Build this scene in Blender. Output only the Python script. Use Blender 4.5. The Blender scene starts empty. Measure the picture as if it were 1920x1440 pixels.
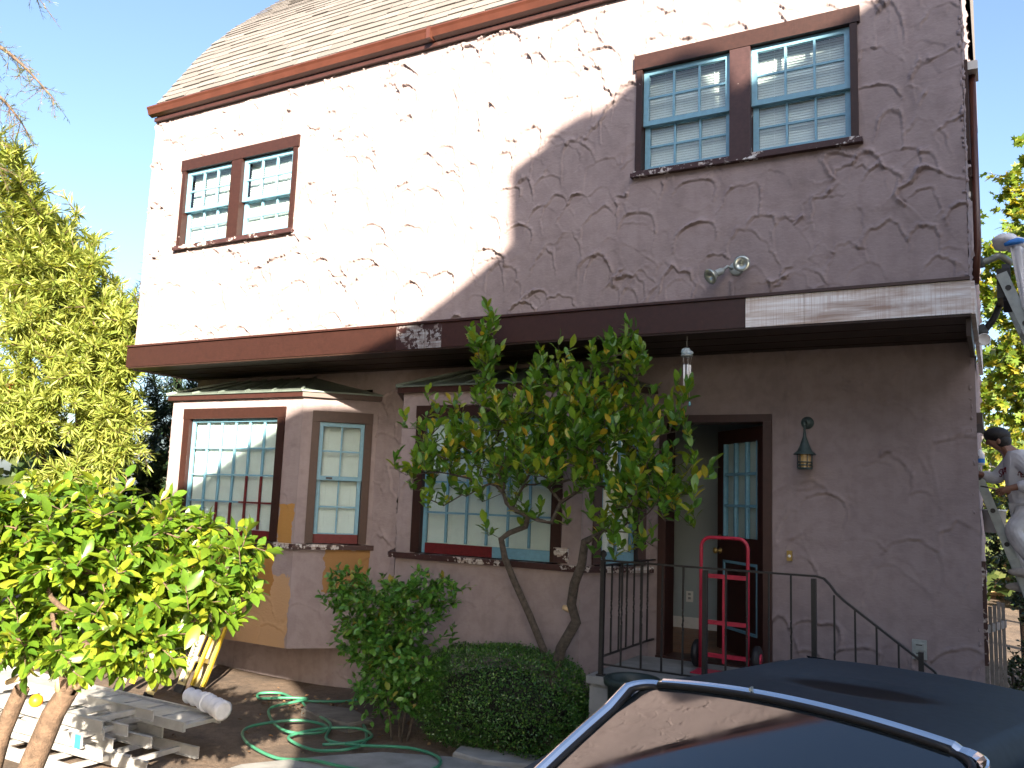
import bpy, bmesh, math, random
import numpy as np
from mathutils import Vector, Matrix, Euler
R = math.radians
rnd = random.Random(7)
nrg = np.random.default_rng(11)
S = bpy.context.scene
COL = S.collection

# ------------------------------------------------------------------ camera, sky, sun, exposure
cam_d = bpy.data.cameras.new('camera')
cam = bpy.data.objects.new('camera', cam_d); COL.objects.link(cam)
cam_d.sensor_width = 36.0
cam_d.lens = 1619.87 / 1920 * 36.0
cam_d.clip_end = 600
cam_d.clip_start = 0.05
c_r = Vector((0.87191209, 0.48820671, 0.03772957))
c_u = Vector((0.03223759, -0.13411788, 0.99044088))
c_f = Vector((-0.48860009, 0.86236106, 0.13267761))
CAM = Vector((0, -6.8, 2.115))
cam.matrix_world = Matrix(((c_r.x, c_u.x, -c_f.x, CAM.x), (c_r.y, c_u.y, -c_f.y, CAM.y), (c_r.z, c_u.z, -c_f.z, CAM.z), (0, 0, 0, 1)))
S.camera = cam

SUN_AZ, SUN_EL = 40.0, 22.0          # degrees to the right of the facade's normal, above the horizon
SUN_T = math.tan(R(SUN_AZ)); SUN_B = math.tan(R(SUN_EL)) / math.cos(R(SUN_AZ))
world = bpy.data.worlds.new('World'); S.world = world
world.use_nodes = True
wn = world.node_tree; wn.nodes.clear()
sky = wn.nodes.new('ShaderNodeTexSky'); sky.sky_type = 'NISHITA'; sky.sun_disc = False
sky.sun_elevation = R(SUN_EL); sky.sun_rotation = R(180 - SUN_AZ)
sky.air_density = 0.85; sky.dust_density = 2.5; sky.ozone_density = 1.8
bg = wn.nodes.new('ShaderNodeBackground'); bg.inputs['Strength'].default_value = 0.072
wo = wn.nodes.new('ShaderNodeOutputWorld')
wn.links.new(sky.outputs[0], bg.inputs['Color']); wn.links.new(bg.outputs[0], wo.inputs['Surface'])
sun_d = bpy.data.lights.new('sun', 'SUN'); sun_d.energy = 5.0; sun_d.angle = R(0.5); sun_d.color = (1.0, 0.86, 0.68)
sun = bpy.data.objects.new('sun', sun_d); COL.objects.link(sun)
s_to = Vector((math.sin(R(SUN_AZ)) * math.cos(R(SUN_EL)), -math.cos(R(SUN_AZ)) * math.cos(R(SUN_EL)), math.sin(R(SUN_EL))))
sun.rotation_euler = s_to.to_track_quat('Z', 'Y').to_euler()
S.view_settings.view_transform = 'Standard'; S.view_settings.look = 'None'
S.view_settings.exposure = 2.47; S.view_settings.gamma = 1.0
S.view_settings.use_curve_mapping = False
S.cycles.max_bounces = 8; S.cycles.transparent_max_bounces = 24
S.cycles.sample_clamp_indirect = 6.0

# ------------------------------------------------------------------ helpers
OFF = {}                                   # world offset of each object's own origin

class MB:
    def __init__(self): self.v = []; self.f = []; self.sm = []
    def add(self, vs, fs, smooth=False):
        o = len(self.v); self.v.extend([tuple(map(float, a)) for a in vs])
        self.f.extend([tuple(i + o for i in f) for f in fs]); self.sm.extend([smooth] * len(fs)); return self
    def box(self, x0, x1, y0, y1, z0, z1, T=None):
        vs = [(x0, y0, z0), (x1, y0, z0), (x1, y1, z0), (x0, y1, z0), (x0, y0, z1), (x1, y0, z1), (x1, y1, z1), (x0, y1, z1)]
        if T: vs = [T(*a) for a in vs]
        return self.add(vs, [(0, 3, 2, 1), (4, 5, 6, 7), (0, 1, 5, 4), (1, 2, 6, 5), (2, 3, 7, 6), (3, 0, 4, 7)])
    def bar(self, a, b, w, h=None, up=(0, 0, 1)):
        a = Vector(a); b = Vector(b); h = h or w; d = (b - a).normalized(); up = Vector(up)
        if abs(d.dot(up)) > .98: up = Vector((0, 1, 0))
        s = d.cross(up).normalized(); u = s.cross(d).normalized()
        vs = [p + s * i * w / 2 + u * j * h / 2 for p in (a, b) for i, j in ((-1, -1), (1, -1), (1, 1), (-1, 1))]
        return self.add(vs, [(3, 2, 1, 0), (4, 5, 6, 7), (0, 1, 5, 4), (1, 2, 6, 5), (2, 3, 7, 6), (3, 0, 4, 7)])
    def tube(self, pts, r, n=8, caps=True, smooth=True):
        pts = [Vector(p) for p in pts]; m = len(pts)
        rs = [r] * m if isinstance(r, (int, float)) else list(r)
        t0 = (pts[1] - pts[0]).normalized(); ref = Vector((0, 0, 1)) if abs(t0.z) < .9 else Vector((1, 0, 0))
        s = t0.cross(ref).normalized(); vs = []
        for i, p in enumerate(pts):
            t = (pts[min(i + 1, m - 1)] - pts[max(i - 1, 0)])
            t = t.normalized() if t.length > 1e-9 else t0
            s = (s - t * s.dot(t)); s = s.normalized() if s.length > 1e-6 else t.orthogonal().normalized()
            b = t.cross(s)
            for k in range(n):
                a = 2 * math.pi * k / n; vs.append(p + (s * math.cos(a) + b * math.sin(a)) * rs[i])
        fs = [(i * n + k, i * n + (k + 1) % n, (i + 1) * n + (k + 1) % n, (i + 1) * n + k) for i in range(m - 1) for k in range(n)]
        self.add(vs, fs, smooth)
        if caps:
            o = len(self.v) - m * n
            self.f.append(tuple(o + k for k in reversed(range(n)))); self.sm.append(False)
            self.f.append(tuple(o + (m - 1) * n + k for k in range(n))); self.sm.append(False)
        return self
    def lathe(self, prof, c, ax=(0, 0, 1), n=20, smooth=True):
        ax = Vector(ax).normalized(); s = ax.orthogonal().normalized(); b = ax.cross(s); c = Vector(c)
        vs = [c + ax * h + (s * math.cos(2 * math.pi * k / n) + b * math.sin(2 * math.pi * k / n)) * max(r, 1e-4) for r, h in prof for k in range(n)]
        m = len(prof)
        return self.add(vs, [(i * n + k, i * n + (k + 1) % n, (i + 1) * n + (k + 1) % n, (i + 1) * n + k) for i in range(m - 1) for k in range(n)], smooth)
    def prism(self, poly, ext):
        n = len(poly); e = Vector(ext); p = [Vector(a) for a in poly]
        return self.add(p + [a + e for a in p], [tuple(range(n)), tuple(reversed(range(n, 2 * n)))] + [(i, i + n, (i + 1) % n + n, (i + 1) % n) for i in range(n)])
    def grid(self, P, smooth=True):
        P = np.asarray(P, float); a, b, _ = P.shape
        return self.add(P.reshape(-1, 3), [(i * b + j, i * b + j + 1, (i + 1) * b + j + 1, (i + 1) * b + j) for i in range(a - 1) for j in range(b - 1)], smooth)
    def blob(self, c, r, n=10, m=7, jit=0.0, seed=0):
        g = random.Random(seed); vs = []; c = Vector(c)
        for i in range(m + 1):
            th = math.pi * i / m
            for k in range(n):
                a = 2 * math.pi * k / n; q = 1 + g.uniform(-jit, jit)
                vs.append((c.x + r[0] * math.sin(th) * math.cos(a) * q, c.y + r[1] * math.sin(th) * math.sin(a) * q, c.z + r[2] * math.cos(th) * q))
        return self.add(vs, [(i * n + k, (i + 1) * n + k, (i + 1) * n + (k + 1) % n, i * n + (k + 1) % n) for i in range(m) for k in range(n)], True)
    def build(self, name, mat, parent=None, label=None, kind=None):
        me = bpy.data.meshes.new(name); me.from_pydata(self.v, [], self.f)
        me.polygons.foreach_set('use_smooth', self.sm)
        me.validate(); me.update()
        bm = bmesh.new(); bm.from_mesh(me); bmesh.ops.recalc_face_normals(bm, faces=bm.faces); bm.to_mesh(me); bm.free()
        return link(name, me, mat, parent, label, kind)

def link(name, me, mat, parent=None, label=None, kind=None):
    if mat is not None:
        for m in (mat if isinstance(mat, (list, tuple)) else [mat]): me.materials.append(m)
    o = bpy.data.objects.new(name, me); COL.objects.link(o); OFF[o.name] = Vector((0, 0, 0))
    if parent is not None:
        o.parent = parent; o.location = -OFF[parent.name]
    if label: o['label'] = label
    if kind: o['kind'] = kind
    return o

def thing(name, label, cat, loc=(0, 0, 0), group=None):
    o = bpy.data.objects.new(name, None); COL.objects.link(o)
    o.location = loc; OFF[o.name] = Vector(loc); o.empty_display_size = .2
    o['label'] = label; o['category'] = cat
    if group: o['group'] = group
    return o

def tag(o, label, cat, group=None, kind=None):
    o['label'] = label; o['category'] = cat
    if group: o['group'] = group
    if kind: o['kind'] = kind
    return o

def place(name, me, M, parent):
    """a further copy of a piece: shares mesh data, child of parent, at world matrix M"""
    o = bpy.data.objects.new(name, me); COL.objects.link(o); o.parent = parent
    o.matrix_basis = Matrix.Translation(-OFF[parent.name]) @ M
    return o

# ------------------------------------------------------------------ materials
def nmat(name):
    m = bpy.data.materials.new(name); m.use_nodes = True
    nt = m.node_tree; b = nt.nodes['Principled BSDF']
    return m, nt, b

def N(nt, t, **kw):
    n = nt.nodes.new(t)
    for k, v in kw.items():
        if k in n.inputs: n.inputs[k].default_value = v
        else: setattr(n, k, v)
    return n

def ramp(nt, src, stops):
    r = nt.nodes.new('ShaderNodeValToRGB'); e = r.color_ramp.elements
    while len(e) > 1: e.remove(e[-1])
    e[0].position = stops[0][0]; e[0].color = (*stops[0][1], 1)
    for p, c in stops[1:]:
        q = e.new(p); q.color = (*c, 1)
    nt.links.new(src, r.inputs[0]); return r

def coord(nt, scale=(1, 1, 1)):
    tc = nt.nodes.new('ShaderNodeNewGeometry'); mp = nt.nodes.new('ShaderNodeMapping')
    mp.inputs['Scale'].default_value = scale
    nt.links.new(tc.outputs['Position'], mp.inputs[0]); return mp.outputs[0]

def noise(nt, scale, detail=4, co=None, rough=.55):
    n = nt.nodes.new('ShaderNodeTexNoise'); n.inputs['Scale'].default_value = scale; n.inputs['Detail'].default_value = detail; n.inputs['Roughness'].default_value = rough
    nt.links.new(co if co is not None else coord(nt), n.inputs['Vector']); return n.outputs['Fac']

def mixc(nt, fac, a, b, mode='MIX'):
    m = nt.nodes.new('ShaderNodeMix'); m.data_type = 'RGBA'; m.blend_type = mode
    for s, v in ((m.inputs[0], fac), (m.inputs[6], a), (m.inputs[7], b)):
        if hasattr(v, 'links'): nt.links.new(v, s)
        elif isinstance(v, tuple): s.default_value = (*v, 1) if len(v) == 3 else v
        else: s.default_value = v
    return m.outputs[2]

def mathn(nt, op, a, b=None, c=None, clamp=False):
    m = nt.nodes.new('ShaderNodeMath'); m.operation = op; m.use_clamp = clamp
    for i, v in enumerate((a, b, c)):
        if v is None: continue
        if hasattr(v, 'links'): nt.links.new(v, m.inputs[i])
        else: m.inputs[i].default_value = v
    return m.outputs[0]

def bump(nt, b, h, strength=.3, dist=.01):
    n = nt.nodes.new('ShaderNodeBump'); n.inputs['Strength'].default_value = strength; n.inputs['Distance'].default_value = dist
    nt.links.new(h, n.inputs['Height']); nt.links.new(n.outputs[0], b.inputs['Normal'])

def simple(name, col, rough=.6, metal=0., var=.12, scale=14., bmp=.0, spec=.5, coat=0.):
    m, nt, b = nmat(name)
    f = noise(nt, scale, 5)
    lo = tuple(c * (1 - var) for c in col); hi = tuple(min(1, c * (1 + var)) for c in col)
    r = ramp(nt, f, [(.3, lo), (.7, hi)])
    nt.links.new(r.outputs[0], b.inputs['Base Color'])
    b.inputs['Roughness'].default_value = rough; b.inputs['Metallic'].default_value = metal
    b.inputs['Specular IOR Level'].default_value = spec; b.inputs['Coat Weight'].default_value = coat
    if bmp: bump(nt, b, noise(nt, scale * 5, 4), bmp)
    return m

def stucco_mat(name, base, patches=False):
    m, nt, b = nmat(name)
    f1 = noise(nt, 1.6, 5); f2 = noise(nt, 9, 6); f3 = noise(nt, 55, 3)
    c = ramp(nt, f1, [(.3, tuple(x * .88 for x in base)), (.7, tuple(x * 1.08 for x in base))]).outputs[0]
    d = ramp(nt, f2, [(.38, (.80, .78, .80)), (.56, (1, 1, 1))]).outputs[0]
    c = mixc(nt, .55, c, d, 'MULTIPLY')
    # thin vertical runs of grime
    st = noise(nt, 1, 5, coord(nt, (9, 9, .5)))
    d2 = ramp(nt, st, [(.36, (.78, .74, .74)), (.5, (1, 1, 1))]).outputs[0]
    c = mixc(nt, .22, c, d2, 'MULTIPLY')
    if patches:
        # try-out coats of tan and ochre paint on the bay: areas bounded in x and z
        g = nt.nodes.new('ShaderNodeNewGeometry'); sx = nt.nodes.new('ShaderNodeSeparateXYZ'); nt.links.new(g.outputs['Position'], sx.inputs[0])
        wob = mathn(nt, 'MULTIPLY', mathn(nt, 'SUBTRACT', noise(nt, 5, 3), .5), .22)
        X = mathn(nt, 'ADD', sx.outputs[0], wob); Z = mathn(nt, 'ADD', sx.outputs[2], wob)
        def inside(x0, x1, z0, z1, y1=.9):
            a = mathn(nt, 'MULTIPLY', mathn(nt, 'GREATER_THAN', X, x0), mathn(nt, 'LESS_THAN', X, x1))
            e = mathn(nt, 'MULTIPLY', mathn(nt, 'GREATER_THAN', Z, z0), mathn(nt, 'LESS_THAN', Z, z1))
            return mathn(nt, 'MULTIPLY', a, e)
        c = mixc(nt, inside(-9.5, -6.75, .1, 1.2), c, (.42, .27, .155))
        c = mixc(nt, inside(-9.5, -7.02, .98, 1.49), c, (.30, .155, .05))
        c = mixc(nt, inside(-6.5, -5.9, 1.05, 1.5), c, (.27, .15, .06))
        c = mixc(nt, inside(-6.99, -6.77, 1.5, 1.98), c, (.33, .18, .055))
    nt.links.new(c, b.inputs['Base Color']); b.inputs['Roughness'].default_value = .88; b.inputs['Specular IOR Level'].default_value = .25
    h = mathn(nt, 'ADD', mathn(nt, 'MULTIPLY', f3, .35), mathn(nt, 'MULTIPLY', noise(nt, 1, 4, coord(nt, (22, 22, 60))), .5))
    bump(nt, b, h, .35, .012)
    return m

def leaf_mat(name, stops, trans=.35, rough=.38, spec=.5):
    """stops: colour ramp over a per-leaf random number"""
    m, nt, b = nmat(name)
    oi = nt.nodes.new('ShaderNodeObjectInfo'); g = nt.nodes.new('ShaderNodeNewGeometry')
    f = mathn(nt, 'FRACT', mathn(nt, 'ADD', oi.outputs['Random'], g.outputs['Random Per Island']))
    c = ramp(nt, f, stops).outputs[0]
    c = mixc(nt, .5, c, ramp(nt, noise(nt, 60, 2), [(.3, (.75, .78, .7)), (.7, (1.1, 1.1, 1.1))]).outputs[0], 'MULTIPLY')
    nt.links.new(c, b.inputs['Base Color']); b.inputs['Roughness'].default_value = rough; b.inputs['Specular IOR Level'].default_value = spec
    t = nt.nodes.new('ShaderNodeBsdfTranslucent'); tc = mixc(nt, 1.0, c, (1.5, 1.35, .55), 'MULTIPLY'); nt.links.new(tc, t.inputs[0])
    mx = nt.nodes.new('ShaderNodeMixShader'); mx.inputs[0].default_value = trans
    nt.links.new(b.outputs[0], mx.inputs[1]); nt.links.new(t.outputs[0], mx.inputs[2])
    nt.links.new(mx.outputs[0], nt.nodes['Material Output'].inputs['Surface'])
    return m

def glass_mat(name, tint=(.9, .95, .95), refl=.5):
    m, nt, b = nmat(name)
    tr = nt.nodes.new('ShaderNodeBsdfTransparent'); tr.inputs[0].default_value = (*tint, 1)
    gl = nt.nodes.new('ShaderNodeBsdfGlossy'); gl.inputs['Roughness'].default_value = .02
    lw = nt.nodes.new('ShaderNodeLayerWeight'); lw.inputs[0].default_value = .5
    mx = nt.nodes.new('ShaderNodeMixShader')
    bump_n = nt.nodes.new('ShaderNodeBump'); bump_n.inputs['Strength'].default_value = .02; bump_n.inputs['Distance'].default_value = .02
    nt.links.new(noise(nt, 5, 2), bump_n.inputs['Height']); nt.links.new(bump_n.outputs[0], gl.inputs['Normal'])
    nt.links.new(mathn(nt, 'MULTIPLY_ADD', mathn(nt, 'POWER', lw.outputs['Facing'], 4.0), refl, .05), mx.inputs[0]); nt.links.new(tr.outputs[0], mx.inputs[1]); nt.links.new(gl.outputs[0], mx.inputs[2])
    nt.links.new(mx.outputs[0], nt.nodes['Material Output'].inputs['Surface'])
    return m

def painted_wood(name, paint, wood, amount=.5, chips=(.62, .64, .66), grain=(1.2, 1.2, 14), rough=.5, full=False):
    """old paint with worn places that show bare wood and old white paint"""
    m, nt, b = nmat(name)
    gr = noise(nt, 1, 6, coord(nt, (grain[0] * 4, 6, grain[2] * 4)), .65)
    saw = noise(nt, 1, 3, coord(nt, (120, 8, 3)))
    wear = noise(nt, 2.3, 6, None, .7); fine = noise(nt, 26, 5)
    pc = ramp(nt, fine, [(.3, tuple(c * .82 for c in paint)), (.7, tuple(c * 1.15 for c in paint))]).outputs[0]
    bare = mixc(nt, ramp(nt, gr, [(.38, (0, 0, 0)), (.62, (1, 1, 1))]).outputs[0], wood, chips)
    bare = mixc(nt, ramp(nt, saw, [(.42, (.0, .0, .0)), (.6, (.65, .65, .65))]).outputs[0], bare, tuple(c * .8 for c in wood))
    w = mathn(nt, 'ADD', wear, mathn(nt, 'MULTIPLY', mathn(nt, 'SUBTRACT', fine, .5), .35))
    if full: bare_f = .97
    else: bare_f = ramp(nt, w, [(1 - amount - .01, (0, 0, 0)), (1 - amount + .02, (1, 1, 1))]).outputs[0]
    nt.links.new(mixc(nt, bare_f, pc, bare), b.inputs['Base Color'])
    b.inputs['Roughness'].default_value = rough; b.inputs['Specular IOR Level'].default_value = .35
    bump(nt, b, mathn(nt, 'ADD', gr, mathn(nt, 'MULTIPLY', saw, .5)), .25, .004)
    return m

def scraped_mat():
    m, nt, b = nmat('scraped pale board')
    gr = noise(nt, 1, 8, coord(nt, (1.3, 4, 26)), .68); gr2 = noise(nt, 1, 5, coord(nt, (.8, 4, 9)), .6)
    saw = noise(nt, 1, 2, coord(nt, (150, 6, 1.2))); bl = noise(nt, 3.2, 5)
    c = mixc(nt, ramp(nt, gr, [(.36, (1, 1, 1)), (.60, (0, 0, 0))]).outputs[0], (.84, .85, .87), (.50, .40, .34))
    c = mixc(nt, ramp(nt, gr2, [(.30, (.9, .9, .9)), (.45, (0, 0, 0))]).outputs[0], c, (.34, .25, .21))
    c = mixc(nt, mathn(nt, 'MULTIPLY', ramp(nt, saw, [(.45, (0, 0, 0)), (.62, (1, 1, 1))]).outputs[0], ramp(nt, bl, [(.4, (.0, .0, .0)), (.6, (.55, .55, .55))]).outputs[0]), c, (.34, .20, .15))
    c = mixc(nt, ramp(nt, bl, [(.52, (0, 0, 0)), (.66, (.7, .7, .7))]).outputs[0], c, (.78, .79, .80))
    nt.links.new(c, b.inputs['Base Color']); b.inputs['Roughness'].default_value = .8; b.inputs['Specular IOR Level'].default_value = .3
    bump(nt, b, mathn(nt, 'ADD', gr, mathn(nt, 'MULTIPLY', saw, .3)), .3, .004); return m
M = {}
M['stucco'] = stucco_mat('mauve stucco', (.285, .236, .240))
M['stucco_bay'] = stucco_mat('mauve stucco with paint trials', (.29, .24, .244), True)
M['brown'] = painted_wood('brown trim paint', (.028, .0105, .0078), (.30, .22, .17), .22)
M['brown_clean'] = simple('dark brown paint', (.040, .015, .012), .45, var=.2, scale=20, bmp=.05)
M['scraped'] = scraped_mat()
M['sillwood'] = painted_wood('worn sill paint', (.045, .020, .02), (.35, .28, .24), .47, chips=(.66, .68, .70))
M['mullion_worn'] = painted_wood('worn mullion paint', (.045, .022, .022), (.35, .28, .24), .385, chips=(.62, .64, .66))
M['patchwood'] = painted_wood('half scraped board', (.040, .018, .018), (.16, .12, .115), .53, chips=(.36, .40, .44), grain=(.6, 1, 16))
M['red'] = painted_wood('dark red primer', (.11, .012, .014), (.4, .3, .3), .18)
M['blue'] = simple('blue sash paint', (.145, .31, .42), .42, var=.10, scale=30)
M['glass'] = glass_mat('window glass', refl=.55)
M['blind'] = simple('white blind slats', (.84, .85, .83), .5, var=.04)
M['dark'] = simple('dark void', (.012, .011, .011), .9)
M['gutter'] = simple('brown gutter metal', (.075, .026, .017), .35, var=.15, scale=6)
M['soffit'] = painted_wood('soffit boards', (.028, .014, .010), (.12, .08, .06), .15, chips=(.12, .09, .07))
M['copper'] = simple('grey green metal sheet', (.15, .19, .17), .5, metal=.35, var=.25, scale=5, bmp=.05)
M['iron'] = simple('black wrought iron', (.012, .012, .013), .5, var=.3, scale=40, bmp=.1)
M['concrete'] = simple('grey concrete', (.23, .235, .23), .9, var=.25, scale=5, bmp=.35)
M['stone'] = simple('weathered flagstone', (.15, .14, .125), .9, var=.3, scale=8, bmp=.5)
M['hose'] = simple('green hose rubber', (.045, .20, .12), .4, var=.22, scale=5)
M['alu'] = simple('dull aluminium', (.50, .50, .49), .5, metal=.45, var=.16, scale=9, bmp=.08)
M['yellow'] = simple('yellow fibreglass', (.66, .46, .03), .45, var=.14, scale=7)
M['dirty_yellow'] = simple('stained fibreglass', (.48, .41, .20), .55, var=.2, scale=9)
M['white'] = simple('white paint', (.78, .78, .76), .6, var=.06)
M['chrome'] = simple('chrome trim', (.75, .76, .78), .16, metal=1., var=.06, scale=4)
M['rubber'] = simple('black rubber', (.012, .012, .014), .55, var=.2)
M['bark'] = simple('brown bark', (.115, .075, .05), .9, var=.45, scale=22, bmp=.9)
M['bark_grey'] = simple('grey bark', (.075, .062, .052), .9, var=.45, scale=30, bmp=.9)
M['cutwood'] = simple('fresh cut wood', (.52, .38, .22), .8, var=.2, scale=12)
M['redmetal'] = simple('red enamel', (.42, .022, .055), .38, var=.22, scale=14)
M['binplastic'] = simple('black green plastic', (.018, .032, .030), .5, var=.2)
M['brass'] = simple('aged brass', (.42, .30, .10), .35, metal=.8, var=.2)
M['interior'] = simple('pale interior wall', (.36, .43, .46), .8, var=.04, scale=3)
M['floorwood'] = simple('wood floor', (.22, .10, .05), .45, var=.3, scale=6)
M['greymetal'] = simple('grey painted metal', (.30, .34, .34), .45, metal=.2, var=.15, scale=20)
M['verdigris'] = simple('dark verdigris metal', (.055, .085, .085), .5, metal=.3, var=.3, scale=25)
M['amber'] = simple('amber glass', (.45, .30, .12), .3, var=.2)
M['lens'] = simple('lamp lens', (.42, .46, .43), .12, metal=.55, var=.1)
M['fence'] = painted_wood('weathered grey fence', (.20, .19, .18), (.25, .22, .2), .4, chips=(.3, .29, .28), grain=(14, 1, 1), rough=.85)
M['tan'] = simple('tan stucco', (.55, .34, .17), .9, var=.1)
M['dull_wall'] = simple('dull brown render', (.11, .09, .075), .9, var=.15, scale=4, bmp=.2)
M['skin'] = simple('brown skin', (.20, .095, .058), .5, var=.12, scale=30)
M['hair'] = simple('black hair', (.010, .009, .009), .6, var=.3, scale=60, bmp=.4)
M['sweat'] = simple('off white sweatshirt', (.56, .57, .61), .9, var=.10, scale=9, bmp=.3)
M['trouser'] = simple('paint stained white trousers', (.52, .53, .55), .9, var=.24, scale=10, bmp=.3)
M['shoe'] = simple('pale work shoe', (.35, .33, .30), .7, var=.3)
M['maroon'] = simple('maroon print', (.13, .008, .018), .8, var=.15)
M['rag'] = simple('white rag', (.76, .77, .80), .9, var=.1, scale=14, bmp=.3)
M['tape'] = simple('blue masking tape', (.03, .20, .62), .6, var=.12)
M['foam'] = simple('dark foam pad', (.10, .115, .12), .95, var=.35, scale=40, bmp=.6)
M['orange'] = simple('ripe orange peel', (.80, .27, .012), .45, var=.12, scale=30, bmp=.15)
M['ink'] = simple('dark print', (.05, .05, .045), .7)

def shingle_mat():
    m, nt, b = nmat('asphalt shingle')
    oi = nt.nodes.new('ShaderNodeObjectInfo'); g = nt.nodes.new('ShaderNodeNewGeometry')
    f = mathn(nt, 'FRACT', mathn(nt, 'ADD', oi.outputs['Random'], g.outputs['Random Per Island']))
    c = ramp(nt, f, [(0, (.118, .109, .104)), (.5, (.138, .128, .122)), (1, (.158, .147, .140))]).outputs[0]
    c = mixc(nt, .7, c, ramp(nt, noise(nt, 160, 2), [(.3, (.72, .72, .72)), (.7, (1.15, 1.15, 1.15))]).outputs[0], 'MULTIPLY')
    nt.links.new(c, b.inputs['Base Color']); b.inputs['Roughness'].default_value = .95
    bump(nt, b, noise(nt, 220, 2), .4, .004); return m
M['shingle'] = shingle_mat()

def dirt_mat():
    m, nt, b = nmat('bare dirt')
    c = ramp(nt, noise(nt, .55, 6), [(.3, (.085, .062, .046)), (.5, (.145, .106, .078)), (.7, (.20, .152, .115))]).outputs[0]
    c = mixc(nt, .8, c, ramp(nt, noise(nt, 14, 6, None, .7), [(.32, (.55, .52, .5)), (.6, (1.1, 1.08, 1.05))]).outputs[0], 'MULTIPLY')
    # damp, darker soil near the house
    c = mixc(nt, ramp(nt, noise(nt, 1.1, 4), [(.50, (0, 0, 0)), (.60, (.6, .6, .6))]).outputs[0], c, (.045, .034, .027))
    nt.links.new(c, b.inputs['Base Color']); b.inputs['Roughness'].default_value = .95
    bump(nt, b, mathn(nt, 'ADD', noise(nt, 9, 6), mathn(nt, 'MULTIPLY', noise(nt, 70, 4), .5)), .7, .03); return m
M['dirt'] = dirt_mat()
# ------------------------------------------------------------------ ground
g = MB()
n = 90
xs = np.concatenate([[-90, -40, -20], np.linspace(-14, 6, n), [12, 30, 90]]); ys = np.concatenate([[-90, -40, -20], np.linspace(-12, 4, n), [10, 30, 120]])
XX, YY = np.meshgrid(xs, ys)
ZZ = .018 * np.sin(XX * 2.1 + 1) * np.sin(YY * 1.7) + .012 * np.sin(XX * 5.3) * np.sin(YY * 4.1 + 2)
ZZ = np.where((abs(XX + 4) < 11) & (YY > -13) & (YY < 5), ZZ, 0) - .02
g.grid(np.stack([XX, YY, ZZ], -1))
ground = g.build('ground', M['dirt'], kind='structure')

pm = MB()
path_poly = [(-5.10, -1.75), (-4.72, -1.18), (-4.45, -.86), (-3.9, -.62), (-3.4, -.42), (-1.6, -.5), (-1.0, -9.0), (-4.9, -9.0)]
seg = []
# concrete path cast in four slabs with open joints
def clip_y(poly, lo, hi):
    def half(pl, f):
        out = []
        for i in range(len(pl)):
            a, b_ = pl[i], pl[(i + 1) % len(pl)]; fa, fb = f(a), f(b_)
            if fa >= 0: out.append(a)
            if fa * fb < 0:
                t = fa / (fa - fb); out.append((a[0] + t * (b_[0] - a[0]), a[1] + t * (b_[1] - a[1])))
        return out
    return half(half(poly, lambda q: q[1] - lo), lambda q: hi - q[1])
path = thing('path', 'pale concrete path beside the dirt yard', 'path', (-3.2, -3, 0)); path['kind'] = 'structure'; del path['category']
for lo, hi in ((-9, -5.2), (-5.19, -3.2), (-3.19, -1.41), (-1.40, -.3)):
    pl = clip_y(path_poly, lo, hi)
    mb = MB(); mb.prism([(x, y, .045) for x, y in pl], (0, 0, -.12)); mb.build('path_slab', M['concrete'], path)

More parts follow.
